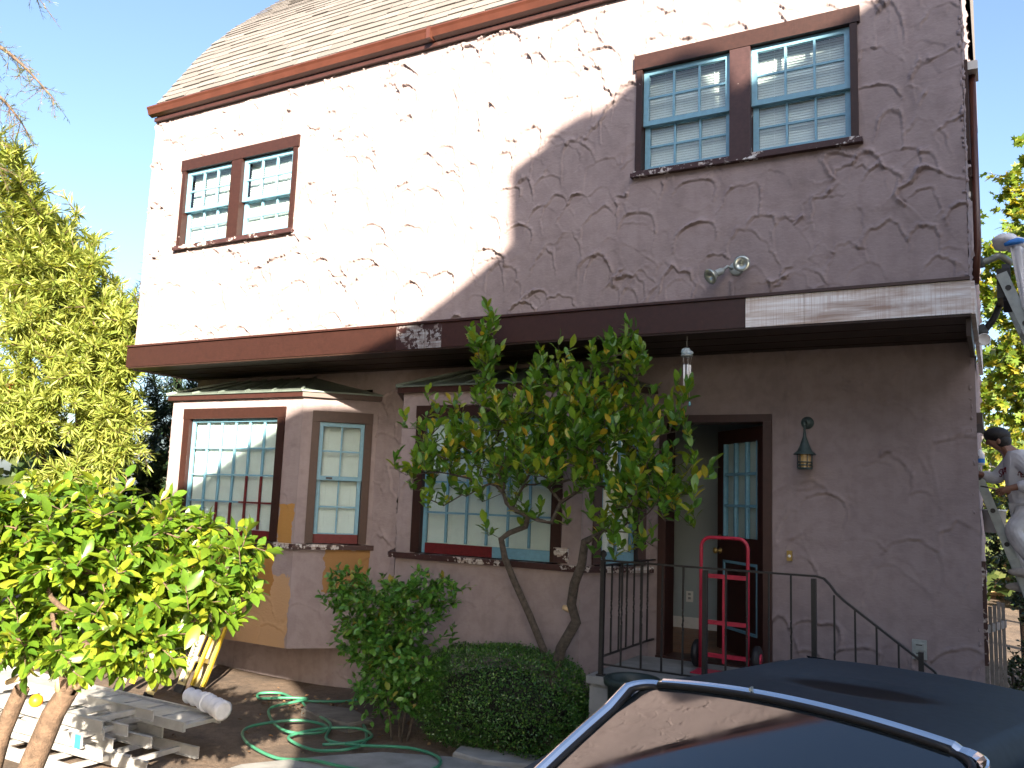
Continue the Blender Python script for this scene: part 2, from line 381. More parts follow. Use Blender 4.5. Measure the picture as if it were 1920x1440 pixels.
# ------------------------------------------------------------------ stucco relief
def stucco(x0, x1, z0, z1, step, holes, seed, size=(.17, .36), amp=(.009, .022), density=1.15):
    """a trowelled surface as a height field h(x, z): overlapping fans of plaster with raised lips"""
    g = np.random.default_rng(seed)
    nx = max(2, int(round((x1 - x0) / step)) + 1); nz = max(2, int(round((z1 - z0) / step)) + 1)
    xs = np.linspace(x0, x1, nx); zs = np.linspace(z0, z1, nz); H = np.zeros((nz, nx))
    cnt = int((x1 - x0) * (z1 - z0) / (np.mean(size) ** 2) * 1.5 * density) + 1
    order = g.permutation(cnt)
    for i in range(cnt):
        w = g.uniform(*size) * .55; h = g.uniform(*size) * .75
        cx = g.uniform(x0 - .1, x1 + .1); cz = z1 + .1 - (z1 - z0 + .2) * (order[i] + .5) / cnt if g.random() < .35 else g.uniform(z0 - .1, z1 + .1)
        rot = g.normal(0, .35); A = g.uniform(*amp) * g.choice([.2, .6, 1.0, 1.4], p=[.12, .33, .40, .15])
        e = 1.45 * max(w, h) + .03
        i0, i1 = np.searchsorted(xs, [cx - e, cx + e]); j0, j1 = np.searchsorted(zs, [cz - e, cz + e])
        if i1 - i0 < 2 or j1 - j0 < 2: continue
        dx, dz = np.meshgrid(xs[i0:i1] - cx, zs[j0:j1] - cz)
        u = (dx * math.cos(rot) + dz * math.sin(rot)) / w; v = (-dx * math.sin(rot) + dz * math.cos(rot)) / h
        an = np.arctan2(v, u); wob = 0
        for k in (2, 3, 5, 9, 14): wob = wob + g.normal(0, .30 / (k + 2)) * np.cos(k * an + g.uniform(0, 6.28))
        rho = (np.abs(u) ** 2.4 + np.abs(v) ** 2.4) ** (1 / 2.4) * (1 + wob)
        top = np.clip(np.sin(an) * .75 + .42, .10, 1) ** .8
        brk = .5 + .5 * np.cos(an * g.integers(3, 9) + g.uniform(0, 6.28)); brk2 = np.clip(.5 + .65 * brk + .22 * np.cos(an * 23 + g.uniform(0, 6.28)), .1, 1.3)
        d = (rho - 1) * min(w, h)
        blk = H[j0:j1, i0:i1]
        base = blk.mean() * .6 + .0015
        smooth_in = np.clip((-d) / .012, 0, 1)
        new = blk * (1 - .75 * smooth_in) + (base - .004 * np.clip(v, -1, 1)) * .75 * smooth_in
        ridge = A * top * brk2 * (np.where(d > 0, np.exp(-(d / .017) ** 2), np.exp(-(d / .0055) ** 2)) - .38 * np.exp(-((d + .013) / .007) ** 2)) * (1 + .25 * g.normal(size=d.shape))
        H[j0:j1, i0:i1] = new + ridge
    H += g.normal(0, .0004, H.shape)
    X, Z = np.meshgrid(xs, zs)
    ok = np.ones((nz - 1, nx - 1), bool)
    xc = (xs[:-1] + xs[1:]) / 2; zc = (zs[:-1] + zs[1:]) / 2
    for a, b_, c, d in holes: ok &= ~((xc[None, :] > a) & (xc[None, :] < b_) & (zc[:, None] > c) & (zc[:, None] < d))
    return X, Z, H, ok

def relief(name, T, mat, parent, *args, **kw):
    """T(s, d, z): wall-local to world, d outwards"""
    rag = kw.pop('rag', None)
    X, Z, H, ok = stucco(*args, **kw)
    V = T(X.ravel(), H.ravel(), Z.ravel())
    nz, nx = X.shape
    idx = np.arange(nz * nx).reshape(nz, nx)
    F = np.stack([idx[:-1, :-1][ok], idx[:-1, 1:][ok], idx[1:, 1:][ok], idx[1:, :-1][ok]], -1)
    me = bpy.data.meshes.new(name)
    me.vertices.add(len(V)); me.vertices.foreach_set('co', V.astype(np.float32).ravel())
    me.loops.add(F.size); me.loops.foreach_set('vertex_index', F.astype(np.int32).ravel())
    me.polygons.add(len(F)); me.polygons.foreach_set('loop_start', (np.arange(len(F)) * 4).astype(np.int32))
    me.polygons.foreach_set('use_smooth', np.ones(len(F), bool))
    me.update(calc_edges=True); me.validate()
    return link(name, me, mat, parent)

def front(y):
    return lambda s, d, z: np.stack([s, y - d, z], -1)

XL, XR = -9.17, -.145           # house ends
YU, YL, YB = 0.0, .99, 4.6      # upper front, lower front, back
ZBAND, ZTOP = 3.53, 6.78
house = thing('house', 'two storey stucco house with brown trim, mansard roof and overhanging upper floor', 'house', (-4.7, 3, 0))

UL = (-8.56, -6.70, 4.93, 6.06)      # outer edges of the window trim
UR = (-2.69, -.86, 4.93, 6.06)
hole = lambda q: (q[0] + .05, q[1] - .05, q[2] + .03, q[3] - .05)
relief('upper_wall', front(YU), M['stucco'], house, XL, XR, 3.76, ZTOP, .0085, [hole(UL), hole(UR)], 3)
relief('lower_wall', front(YL), M['stucco'], house, XL, XR, -.05, ZBAND, .014,
       [(-9.0, -6.25, .55, 3.3), (-5.2, -3.0, .55, 3.3), (-2.75, -1.77, .5, 2.88)], 5, size=(.24, .5), amp=(.008, .020), density=1.15)
relief('side_wall', lambda s, d, z: np.stack([XR + d, s, z], -1), M['stucco'], house, YU, YB, 3.76, ZTOP + .2, .03, [], 8)
relief('side_wall', lambda s, d, z: np.stack([XR - .03 + d, s, z], -1), M['stucco'], house, YL, YB, -.05, ZBAND + .2, .03, [], 9, size=(.25, .5))
relief('side_wall', lambda s, d, z: np.stack([XL - d, s, z], -1), M['stucco'], house, YU, YB, 3.5, ZTOP + .2, .05, [], 10)
relief('side_wall', lambda s, d, z: np.stack([XL - d, s, z], -1), M['stucco'], house, YL, YB, -.05, ZBAND, .05, [], 12)
b = MB(); b.box(XL + .02, XR - .06, YB, YB + .1, -.1, ZTOP + .4); b.build('back_wall', M['stucco'], house)
# solid core a little behind the plaster
b = MB()
b.box(XL + .02, XR - .03, YU + .30, YU + .34, 3.6, ZTOP)
b.build('wall_core', M['dark'], house)
# broken plaster edge at the right corner
b = MB()
for k in range(75):
    z = 3.78 + k * .042 + rnd.uniform(-.01, .01)
    b.blob((XR + rnd.uniform(-.012, .006), YU + rnd.uniform(-.004, .03), z), (rnd.uniform(.008, .02), .015, rnd.uniform(.012, .035)), 6, 4, .3, k)
for k in range(70):
    z = .05 + k * .05 + rnd.uniform(-.01, .01)
    b.blob((XR - .032 + rnd.uniform(-.01, .004), YL + rnd.uniform(-.004, .03), z), (rnd.uniform(.006, .015), .012, rnd.uniform(.012, .03)), 6, 4, .3, 100 + k)
b.build('corner_plaster', M['stucco'], house, kind='stuff')

# fascia band of boards along the overhang, butt joined
for x0, x1, mt, lab in ((XL - .03, -5.16, 'brown', 'brown painted fascia board with pale nicks'), (-5.157, -4.62, 'patchwood', 'short fascia stretch with paint scraped away'),
                   (-4.617, -1.72, 'brown_clean', 'dark brown fascia board'), (-1.717, -1.27, 'scraped', 'fascia board stripped to pale wood'), (-1.267, XR + .012, 'scraped', 'fascia board stripped to streaky pale wood')):
    b = MB(); b.box(x0, x1, -.055, -.01, ZBAND + .006, 3.775); b.build('fascia_board', M[mt], house, lab)
b = MB(); b.box(XL - .06, XR + .008, -.072, -.012, 3.778, 3.80); b.build('drip_strip', M['brown_clean'], house)
b = MB(); b.box(XR + .004, XR + .035, -.03, YL + 2, ZBAND + .006, 3.775); b.build('fascia_board', M['scraped'], house)
b = MB(); b.box(XL - .07, XL - .03, -.05, YL + 3, ZBAND + .006, 3.775); b.build('fascia_board', M['brown'], house)
# soffit: boards running along the house
for i in range(7):
    y0 = -.05 + i * .15
    b = MB(); b.box(XL - .03, XR + .002, y0 + .002, y0 + .146, ZBAND - .012 + (i % 2) * .004, ZBAND + .004 + (i % 2) * .004); b.build('soffit_board', M['soffit'], house)
b = MB(); b.box(XL + .02, XR - .03, YU + .02, YB, ZBAND + .012, ZBAND + .2); b.build('floor_slab', M['dark'], house)
b = MB(); b.box(XR - .028, XR + .004, .02, YL - .01, ZBAND - .14, ZBAND - .016); b.build('soffit_end_board', M['soffit'], house)

# roof: a steep mansard slope, then a shallower one
roof = bpy.data.objects.new('roof', None)
prof = [(-.07, 6.80), (.51, 7.74), (.79, 8.14), (1.12, 8.54), (1.92, 9.40), (3.2, 10.6), (4.5, 11.2)]
b = MB()
pts = []
for (y, z) in prof: pts.append([(XL - .01, y, z - .03), (XR + .05, y, z - .03)])
pts.append([(XL - .01, YB + .1, 11.0), (XR + .05, YB + .1, 11.0)]); pts.append([(XL - .01, YB + .1, ZTOP), (XR + .05, YB + .1, ZTOP)])
b.grid(pts, False)
for X in (XL - .01, XR + .05):
    b.add([(X, y, z - .03) for y, z in prof] + [(X, YB + .1, 11.0), (X, YB + .1, ZTOP)], [tuple(range(len(prof) + 2))])
roof = b.build('roof', M['shingle'], house)
# shingle tabs: rows laid up the slope
def along(s):
    for (y0, z0), (y1, z1) in zip(prof, prof[1:]):
        L = math.hypot(y1 - y0, z1 - z0)
        if s <= L: return y0 + (y1 - y0) * s / L, z0 + (z1 - z0) * s / L, (y1 - y0) / L, (z1 - z0) / L
        s -= L
    return None
tabs = []
rowstep, tabw = .125, .31
for row in range(34):
    q = along(row * rowstep + .03)
    if q is None: break
    y, z, ty, tz = q
    x = XL - .03 - (row % 3) * .11; first = True
    while x < XR + .05:
        w = tabw * rnd.uniform(.85, 1.15); xa = max(x, XL - .03); xb = min(x + w - .006, XR + .06)
        if xb - xa > .03: tabs.append((xa, xb, y, z, ty, tz, rnd.uniform(.003, .013), rnd.uniform(-.012, .006)))
        x += w
def tab_geo(mb, t):
    xa, xb, y, z, ty, tz, lift, drop = t
    n_ = (-tz, ty)                         # outward normal in the y-z plane
    L = rowstep * 1.35; th = .009
    def P(x, s, h): return (x, y + ty * s + n_[0] * h, z + tz * s + n_[1] * h)
    lo = lift + .004; hi = .002
    v = [P(xa, drop, lo), P(xb, drop, lo), P(xb, L, hi), P(xa, L, hi), P(xa, drop, lo + th), P(xb, drop, lo + th), P(xb, L, hi + th * .4), P(xa, L, hi + th * .4)]
    mb.add(v, [(0, 3, 2, 1), (4, 5, 6, 7), (0, 1, 5, 4), (1, 2, 6, 5), (2, 3, 7, 6), (3, 0, 4, 7)])
def seen(t):
    c = Vector(((t[0] + t[1]) / 2, t[2], t[3])) - CAM
    dz = c.dot(c_f); px = 960 + 1619.87 * c.dot(c_r) / dz; py = 720 - 1619.87 * c.dot(c_u) / dz
    return py > -5 and px > 250
vis = sorted([t for t in tabs if seen(t)], key=lambda t: (Vector((t[0], t[2], t[3])) - CAM).length)
near = vis[:298]; ids = set(map(id, near))
for t in near:
    b = MB(); tab_geo(b, t); b.build('shingle', M['shingle'], roof)
b = MB()
for t in tabs:
    if id(t) not in ids: tab_geo(b, t)
b.build('shingles', M['shingle'], roof, kind='stuff')
# gutter with a rolled lip, and the board behind it
b = MB()
pr = [(-.015, 6.84), (-.02, 6.74), (-.06, 6.715), (-.115, 6.735), (-.135, 6.79), (-.15, 6.815), (-.147, 6.83), (-.135, 6.82), (-.12, 6.79), (-.105, 6.745), (-.06, 6.728), (-.03, 6.75), (-.025, 6.84)]
for x0, x1 in ((XL - .02, -4.9), (-4.895, XR + .06)):
    b.prism([(x0, y, z) for y, z in pr], (x1 - x0, 0, 0))
gut = b.build('gutter', M['gutter'], house)
b = MB(); b.box(-4.92, -4.875, -.156, -.02, 6.71, 6.832); b.build('gutter_joint', M['gutter'], gut)
b = MB(); b.box(XL + .02, XR + .05, -.014, .02, 6.675, 6.80); b.build('eaves_board', M['brown'], house)
b = MB(); b.box(XL + .02, XR + .05, -.052, -.016, 6.665, 6.712); b.build('eaves_moulding', M['brown_clean'], house)

# ------------------------------------------------------------------ windows
def frameT(o, ang=0.0):
    """s along the wall, d inwards, z up; ang turns the wall about z"""
    ca, sa = math.cos(ang), math.sin(ang)
    return lambda s, d, z: (o[0] + s * ca - d * sa, o[1] + s * sa + d * ca, z)

def blind(T, s0, s1, z0, z1, d, parent, pitch=.028, tilt=.6):
    b = MB(); z = z0 + .01
    while z < z1 - .01:
        b.add([T(s0, d - .006, z - .003), T(s1, d - .006, z - .003), T(s1, d + .006, z + .0225), T(s0, d + .006, z + .0225)], [(0, 1, 2, 3)])
        b.add([T(s0, d - .006, z - .0042), T(s1, d - .006, z - .0042), T(s1, d + .006, z + .0213), T(s0, d + .006, z + .0213)], [(3, 2, 1, 0)])
        z += pitch * .82
    for k in (.2, .8):
        s = s0 + (s1 - s0) * k; b.box(s - .002, s + .002, d - .012, d - .010, z0, z1, T)
    return b.build('blind', M['blind'], parent, kind='stuff')

def sash(T, s0, s1, z0, z1, d, cols, rows, parent, st=.045, rail=(.045, .045), mun=.018, mat='blue', thick=.035):
    """one sash: stiles and rails, its muntins and its panes"""
    b = MB()
    b.box(s0, s0 + st, d, d + thick, z0, z1, T); b.box(s1 - st, s1, d, d + thick, z0, z1, T)
    b.box(s0 + st, s1 - st, d + .001, d + thick - .001, z0, z0 + rail[0], T); b.box(s0 + st, s1 - st, d + .001, d + thick - .001, z1 - rail[1], z1, T)
    b.build('sash', M[mat], parent)
    a0, a1, c0, c1 = s0 + st, s1 - st, z0 + rail[0], z1 - rail[1]
    cw = (a1 - a0) / cols; rh = (c1 - c0) / rows
    for k in range(1, cols):
        m = MB(); m.box(a0 + k * cw - mun / 2, a0 + k * cw + mun / 2, d + .004, d + .03, c0, c1, T); m.build('muntin', M[mat], parent)
    for k in range(1, rows):
        m = MB(); m.box(a0, a1, d + .006, d + .028, c0 + k * rh - mun / 2, c0 + k * rh + mun / 2, T); m.build('muntin', M[mat], parent)
    for i in range(cols):
        for j in range(rows):
            m = MB(); m.box(a0 + i * cw, a0 + (i + 1) * cw, d + .016, d + .020, c0 + j * rh, c0 + (j + 1) * rh, T)
            m.build('pane', M['glass'], parent)

def pair_window(o, w, z0, z1, label, trim, worn):
    """two double hung sashes side by side under one head board"""
    T = frameT((o, YU))
    b = MB()
    zs = z0 + .055
    b.box(-.02, w + .02, -.035, .02, z1 - .135, z1, T)                                   # head board
    cas = .055
    b.box(0, cas, -.028, .1, zs, z1 - .137, T); b.box(w - cas, w, -.028, .1, zs, z1 - .137, T)
    mid0, mid1 = w / 2 - .085, w / 2 + .085
    b.box(cas, w - cas, .03, .12, z1 - .16, z1 - .137, T)
    f = b.build('window', M['brown'], house, label)
    m = MB(); m.box(mid0, mid1, -.03, .1, zs + .001, z1 - .138, T); m.build('mullion', M[worn], f)
    m = MB(); m.box(-.03, w + .03, -.06, .02, z0, z0 + .035, T); m.box(-.01, w + .01, -.045, .1, z0 + .036, zs, T); m.build('sill', M['sillwood'], f)
    m = MB(); m.box(cas, w - cas, .17, .18, zs, z1 - .13, T); m.build('backing', M['dark'], f)
    for s0, s1 in ((cas + .002, mid0 - .002), (mid1 + .002, w - cas - .002)):
        zm = zs + (z1 - .14 - zs) * .475
        sash(T, s0, s1, zm - .02, z1 - .14, .015, 3, 2, f)
        sash(T, s0 + .004, s1 - .004, zs + .002, zm + .02, .056, 3, 2, f, rail=(.06, .04))
        blind(T, s0 + .02, s1 - .02, zs + .03, z1 - .15, .115, f)
    return f
pair_window(UL[0], UL[1] - UL[0], UL[2], UL[3], 'pair of sash windows in brown trim at the sunlit left end', UL, 'brown')
pair_window(UR[0], UR[1] - UR[0], UR[2], UR[3], 'pair of blue sash windows with a worn mullion near the right corner', UR, 'mullion_worn')

# ------------------------------------------------------------------ bay windows
YBAY = .40
def bay(xl, xr, xwl, xwr, zb, z_eave, seed, mat, label):
    """front face from xl to xr, slanted sides back to the wall"""
    body = None
    faces = [((xl, YBAY), (xr, YBAY)), ((xr, YBAY), (xwr, YL)), ((xwl, YL), (xl, YBAY))]
    return faces

def bay_T(a, c):
    L = math.hypot(c[0] - a[0], c[1] - a[1]); ang = math.atan2(c[1] - a[1], c[0] - a[0])
    return L, ang

def fT_np(a, ang):
    ca, sa = math.cos(ang), math.sin(ang)
    return lambda s, d, z: np.stack([a[0] + s * ca + d * sa, a[1] + s * sa - d * ca, z], -1)

def make_bay(xl, xr, xwl, xwr, zb, ze, mat, label, fw, seed, red):
    root = MB()
    root.prism([(xl + .03, YBAY + .12, zb), (xr - .03, YBAY + .12, zb), (xwr - .05, YL, zb), (xwl + .05, YL, zb)], (0, 0, .02))
    bw = root.build('bay_window', M['stucco'], house, label)
    # front
    sill_z = 1.56
    hf = (fw[0] - xl + .04, fw[1] - xl - .04, sill_z - .06, 3.0)
    relief('bay_front', fT_np((xl, YBAY), 0), mat, bw, 0, xr - xl, zb, ze, .013, [hf], seed, size=(.2, .5), amp=(.002, .009), density=.8)
    Lr, ar = bay_T((xr, YBAY), (xwr, YL))
    relief('bay_side', fT_np((xr, YBAY), ar), mat, bw, 0, Lr, zb, ze, .013, [(.13, Lr - .1, sill_z - .06, 2.98)], seed + 1, size=(.2, .5), amp=(.002, .009), density=.8)
    Ll, al = bay_T((xwl, YL), (xl, YBAY))
    relief('bay_side', fT_np((xwl, YL), al), mat, bw, 0, Ll, zb, ze, .02, [], seed + 2)
    # ledge that wraps the bay below the windows
    out = .05
    led = [(xl - .06, YBAY - out), (xr + .03, YBAY - out), (xwr + .05, YL), (xwl - .05, YL)]
    m = MB(); m.prism([(x, y, sill_z - .065) for x, y in led], (0, 0, .055)); m.build('ledge', M['sillwood'], bw)
    # eave trim and metal roof
    e = [(xl - .05, YBAY - .05), (xr + .025, YBAY - .05), (xwr + .06, YL), (xwl - .06, YL)]
    m = MB(); m.prism([(x, y, ze - .01) for x, y in e], (0, 0, .055)); m.build('eave_trim', M['brown_clean'], bw)
    e2 = [(xl - .065, YBAY - .068), (xr + .035, YBAY - .068), (xwr + .08, YL - .002), (xwl - .08, YL - .002)]
    zr = ze + .047; top = ze + .30
    vs = [(x, y, zr) for x, y in e2] + [(x, y, zr + .014) for x, y in e2] + [(xl + .42, YL - .004, top), (xr - .38, YL - .004, top)]
    m = MB(); m.add(vs, [(0, 1, 5, 4), (1, 2, 6, 5), (3, 0, 4, 7), (4, 5, 9, 8), (5, 6, 9), (7, 4, 8), (0, 3, 2, 1)])
    br = m.build('bay_roof', M['copper'], bw)
    for k in range(1, 5):                      # standing seams
        t = k / 5; x = (xl - .06) + (xr - xl + .09) * t; x2 = xl + .42 + (xr - xl - .80) * t
        s_ = MB(); s_.bar((x, YBAY - .066, zr + .022), (x2, YL - .01, top + .006), .022, .02); s_.build('bay_roof_seam', M['copper'], bw)
    for a_, c_ in (((xr + .035, YBAY - .068, zr + .022), (xr - .38, YL - .01, top + .006)), ((xl - .065, YBAY - .068, zr + .022), (xl + .42, YL - .01, top + .006))):
        s_ = MB(); s_.bar(a_, c_, .03, .022); s_.build('bay_roof_seam', M['copper'], bw)
    return bw, Lr, ar

def fixed_window(x0, x1, zs, z1, label, red, bottom):
    """wide window of 6 by 4 panes in the bay's front"""
    T = frameT((x0, YBAY)); w = x1 - x0; cas = .105
    b = MB(); b.box(-.005, w + .005, -.026, .03, z1 - .125, z1, T)
    b.box(0, cas, -.022, .09, zs, z1 - .127, T); b.box(w - cas, w, -.022, .09, zs, z1 - .127, T)
    b.box(cas, w - cas, .035, .1, z1 - .15, z1 - .128, T)
    f = b.build('window', M['brown'], house, label)
    a0, a1, c1 = cas + .002, w - cas - .002, z1 - .13
    m = MB(); m.box(a0, a0 + .035, .03, .065, zs, c1, T); m.box(a1 - .02, a1, .03, .065, zs, c1, T); m.box(a0 + .035, a1 - .02, .031, .064, c1 - .03, c1, T); m.build('sash', M['blue'], f)
    if bottom:
        h = a0 + (a1 - a0) * .56
        m = MB(); m.box(a0 + .035, h, .031, .064, zs, zs + .10, T); m.build('bottom_rail', M['red'], f, 'rail painted dark red')
        m = MB(); m.box(h + .001, a1 - .02, .031, .064, zs, zs + .10, T); m.build('bottom_rail', M['blue'], f, 'rail painted blue')
    else:
        m = MB(); m.box(a0 + .035, a1 - .02, .031, .064, zs, zs + .10, T); m.build('bottom_rail', M['red'], f)
    b0, b1, d0, d1 = a0 + .035, a1 - .02, zs + .10, c1 - .03
    cw = (b1 - b0) / 6; rh = (d1 - d0) / 4
    for j in range(4):
        for k in range(1, 6):
            m = MB(); m.box(b0 + k * cw - .010, b0 + k * cw + .010, .034, .060, d0 + j * rh + .009, d0 + (j + 1) * rh - .009, T)
            m.build('muntin', M['red' if (j, k) in red else 'blue'], f)
    for j in range(1, 4):
        for lo, hi, c in ((0, 3.6, 'blue'), (3.6, 6, 'red' if ('h', j) in red else 'blue')):
            m = MB(); m.box(b0 + lo * cw + .0005, b0 + hi * cw, .036, .058, d0 + j * rh - .009, d0 + j * rh + .009, T); m.build('muntin', M[c], f)
    for i in range(6):
        for j in range(4):
            m = MB(); m.box(b0 + i * cw, b0 + (i + 1) * cw, .045, .049, d0 + j * rh, d0 + (j + 1) * rh, T); m.build('pane', M['glass'], f)
    m = MB(); m.box(cas, w - cas, .15, .16, zs, z1 - .12, T); m.build('backing', M['dark'], f)
    blind(T, a0 + .02, a1 - .01, zs + .05, c1 - .005, .095, f)
    return f

def side_window(o, ang, L, zs, z1, label, botmat):
    T = frameT(o, ang); s0, s1 = .11, L - .055; cas = .085
    b = MB(); b.box(s0, s1, -.026, .03, z1 - .12, z1, T); b.box(s0, s0 + cas, -.022, .08, zs, z1 - .122, T); b.box(s1 - cas, s1, -.022, .08, zs, z1 - .122, T)
    f = b.build('window', M['brown_clean'], house, label)
    a0, a1 = s0 + cas + .002, s1 - cas - .002; zm = 2.275
    sash(T, a0, a1, zm - .02, z1 - .124, .005, 2, 2, f, st=.042)
    sash(T, a0 + .004, a1 - .004, zs + .10, zm + .015, .045, 2, 2, f, st=.042, rail=(.012, .04))
    m = MB(); m.box(a0 + .004, a1 - .004, .044, .079, zs, zs + .10, T); m.build('bottom_rail', M[botmat], f)
    m = MB(); m.box(a0, a1, .13, .14, zs, z1 - .1, T); m.build('backing', M['dark'], f)
    m = MB(); m.box(a0 + .1, a0 + .17, -.004, .004, zm - .008, zm + .012, T); m.build('sash_lock', M['iron'], f)
    blind(T, a0 + .02, a1 - .02, zs + .05, z1 - .14, .105, f)

red1 = {(1, 4), (1, 5), (0, 2), (0, 3), (0, 4), (0, 5), ('h', 1)}
bay1, L1, A1 = make_bay(-8.87, -6.74, -9.15, -6.15, .44, 3.175, M['stucco_bay'], 'left bay with sunlit upper corner and trial coats of tan paint', (-8.64, -6.99), 21, red1)
fixed_window(-8.64, -6.99, 1.56, 3.06, 'wide window of many panes, half sunlit, some muntins primed red', red1, False)
side_window((-6.74, YBAY), A1, L1, 1.56, 3.02, 'narrow blue sash window with dark red bottom rail on the slanted side of the left bay', 'red')
bay2, L2, A2 = make_bay(-5.36, -3.30, -5.75, -2.87, .44, 3.175, M['stucco'], 'right bay standing behind the lemon tree', (-5.17, -3.50), 31, set())
fixed_window(-5.17, -3.50, 1.56, 3.03, 'wide window of many panes behind the lemon tree, bottom rail half red half blue', set(), True)
side_window((-3.30, YBAY), A2, L2, 1.56, 3.02, 'narrow blue sash window on the slanted side next to the railing', 'blue')
# worn white block at the foot of the casing
b = MB(); b.box(-3.56, -3.42, .365, .395, 1.565, 1.70); b.build('casing_foot', M['sillwood'], house)

# ------------------------------------------------------------------ doorway, room behind it
DX0, DX1, DZ0, DZ1 = -2.76, -1.765, .77, 2.885
b = MB()
b.box(DX0 - .02, DX0 + .055, .955, 1.20, DZ0, DZ1); b.box(DX1 - .055, DX1 + .02, .955, 1.20, DZ0, DZ1); b.box(DX0 - .02, DX1 + .02, .958, 1.20, DZ1 + .001, DZ1 + .07)
dframe = b.build('door_frame', M['brown_clean'], house)
b = MB(); b.box(DX0 - .02, DX1 + .02, .93, 1.22, DZ0 - .06, DZ0 - .002); b.build('threshold', M['brown_clean'], house)
hx, hy = DX1 - .06, 1.10
th = R(180 - 47)
Td = frameT((hx, hy), th)      # s runs from the hinge to the free edge
L = .88
b = MB()
st = .115
b.box(0, st, -.022, .022, DZ0 + .01, DZ1 - .02, Td); b.box(L - st, L, -.022, .022, DZ0 + .01, DZ1 - .02, Td)
b.box(st, L - st, -.021, .021, DZ1 - .15, DZ1 - .021, Td); b.box(st, L - st, -.021, .021, 1.62, 1.84, Td); b.box(st, L - st, -.021, .021, DZ0 + .011, DZ0 + .21, Td)
b.box(st, L - st, -.008, .008, DZ0 + .21, 1.62, Td)
door = b.build('door', M['brown_clean'], house, 'dark brown door standing half open inwards')
for k in (1, 2):
    m = MB(); s = st + (L - 2 * st) * k / 3; m.box(s - .014, s + .014, -.02, .02, 1.84, DZ1 - .15, Td); m.build('muntin', M['blue'], door)
    m = MB(); z = 1.84 + (DZ1 - .15 - 1.84) * k / 3; m.box(st, L - st, -.018, .018, z - .013, z + .013, Td); m.build('muntin', M['blue'], door)
m = MB()
for s0, s1, z0, z1 in ((st, L - st, DZ0 + .21, DZ0 + .235), (st, L - st, 1.595, 1.62), (st, st + .022, DZ0 + .236, 1.594), (L - st - .022, L - st, DZ0 + .236, 1.594)): m.box(s0, s1, -.024, .024, z0, z1, Td)
for s0, s1, z0, z1 in ((st, st + .018, 1.841, DZ1 - .151), (L - st - .018, L - st, 1.841, DZ1 - .151)): m.box(s0, s1, -.024, .024, z0, z1, Td)
m.build('panel_moulding', M['blue'], door)
for i in range(3):
    for j in range(3):
        m = MB(); cw = (L - 2 * st) / 3; ch = (DZ1 - .15 - 1.84) / 3
        m.box(st + i * cw, st + (i + 1) * cw, -.003, .003, 1.84 + j * ch, 1.84 + (j + 1) * ch, Td); m.build('pane', M['glass'], door)
blind(Td, st, L - st, 1.80, DZ1 - .12, -.035, door)
m = MB()
for sgn in (-1, 1):
    c = Vector(Td(L - .06, sgn * .02, 1.70)); d = (Vector(Td(L - .06, sgn * 1., 1.70)) - Vector(Td(L - .06, 0, 1.70))).normalized()
    m.lathe([(0, 0), (.03, .0), (.03, .008), (.012, .012), (.012, .035), (.028, .045), (.031, .06), (.022, .072), (0, .075)], c, d, 12)
    c = Vector(Td(L - .06, sgn * .02, 1.83)); m.lathe([(0, 0), (.028, 0), (.026, .012), (.012, .016), (0, .02)], c, d, 12)
m.build('knob', M['brass'], door)
# room
b = MB(); b.box(-3.8, -.4, 3.0, 3.1, DZ0, 3.4); b.box(-3.9, -3.8, 1.25, 3.1, DZ0, 3.4); b.box(-.4, -.3, 1.25, 3.1, DZ0, 3.4); b.box(-3.8, -.4, 1.25, 3.0, 3.4, 3.5)
b.box(-3.8, DX0 - .03, 1.22, 1.25, DZ0, 3.4); b.box(DX1 + .03, -.4, 1.22, 1.25, DZ0, 3.4); b.box(DX0 - .03, DX1 + .03, 1.22, 1.25, DZ1 + .02, 3.4)
b.build('interior_wall', M['interior'], house)
for k in range(16):
    b = MB(); b.box(-3.8, -.4, 1.22 + k * .113, 1.22 + k * .113 + .11, DZ0 - .08, DZ0 - .02 + (k % 3) * .0015); b.build('floor_plank', M['floorwood'], house)
b = MB(); b.box(-3.8, -.4, 2.98, 2.998, DZ0 - .02, DZ0 + .10); b.build('skirting', M['white'], house)
b = MB(); b.box(-3.16, -3.08, 2.988, 2.997, 1.04, 1.16); op = b.build('socket_plate', M['white'], house)
for dz in (1.07, 1.115):
    b = MB(); b.box(-3.135, -3.105, 2.983, 2.987, dz, dz + .025); b.build('socket', M['greymetal'], op)

# side of the house: window trim and downpipe seen edge-on past the right corner
b = MB(); b.box(XR + .005, XR + .035, .55, 1.15, 4.75, 4.83); b.box(XR + .004, XR + .03, .42, .52, 4.84, 5.66); b.build('side_window_trim', M['brown'], house)
b = MB(); b.tube([(XR + .055, .60, 5.62), (XR + .055, .60, 4.2), (XR + .03, .60, 3.9)], .028, 10); dp = b.build('downpipe', M['gutter'], house)
b = MB(); b.box(XR + .016, XR + .10, .48, .72, 5.60, 5.67); b.build('downpipe_head', M['alu'], house)
b = MB(); b.box(XR + .004, XR + .02, .585, .625, 4.6, 4.64); b.box(XR + .004, XR + .02, .585, .625, 5.4, 5.44); b.build('pipe_strap', M['white'], house)
b = MB(); b.box(XR - .02, XR + .04, 1.05, 1.9, 2.86, 2.95); b.build('side_hood', M['brown_clean'], house)
b = MB(); b.box(XR - .025, XR + .02, 1.6, 1.69, .9, 1.75); b.build('side_window_trim', M['sillwood'], house)

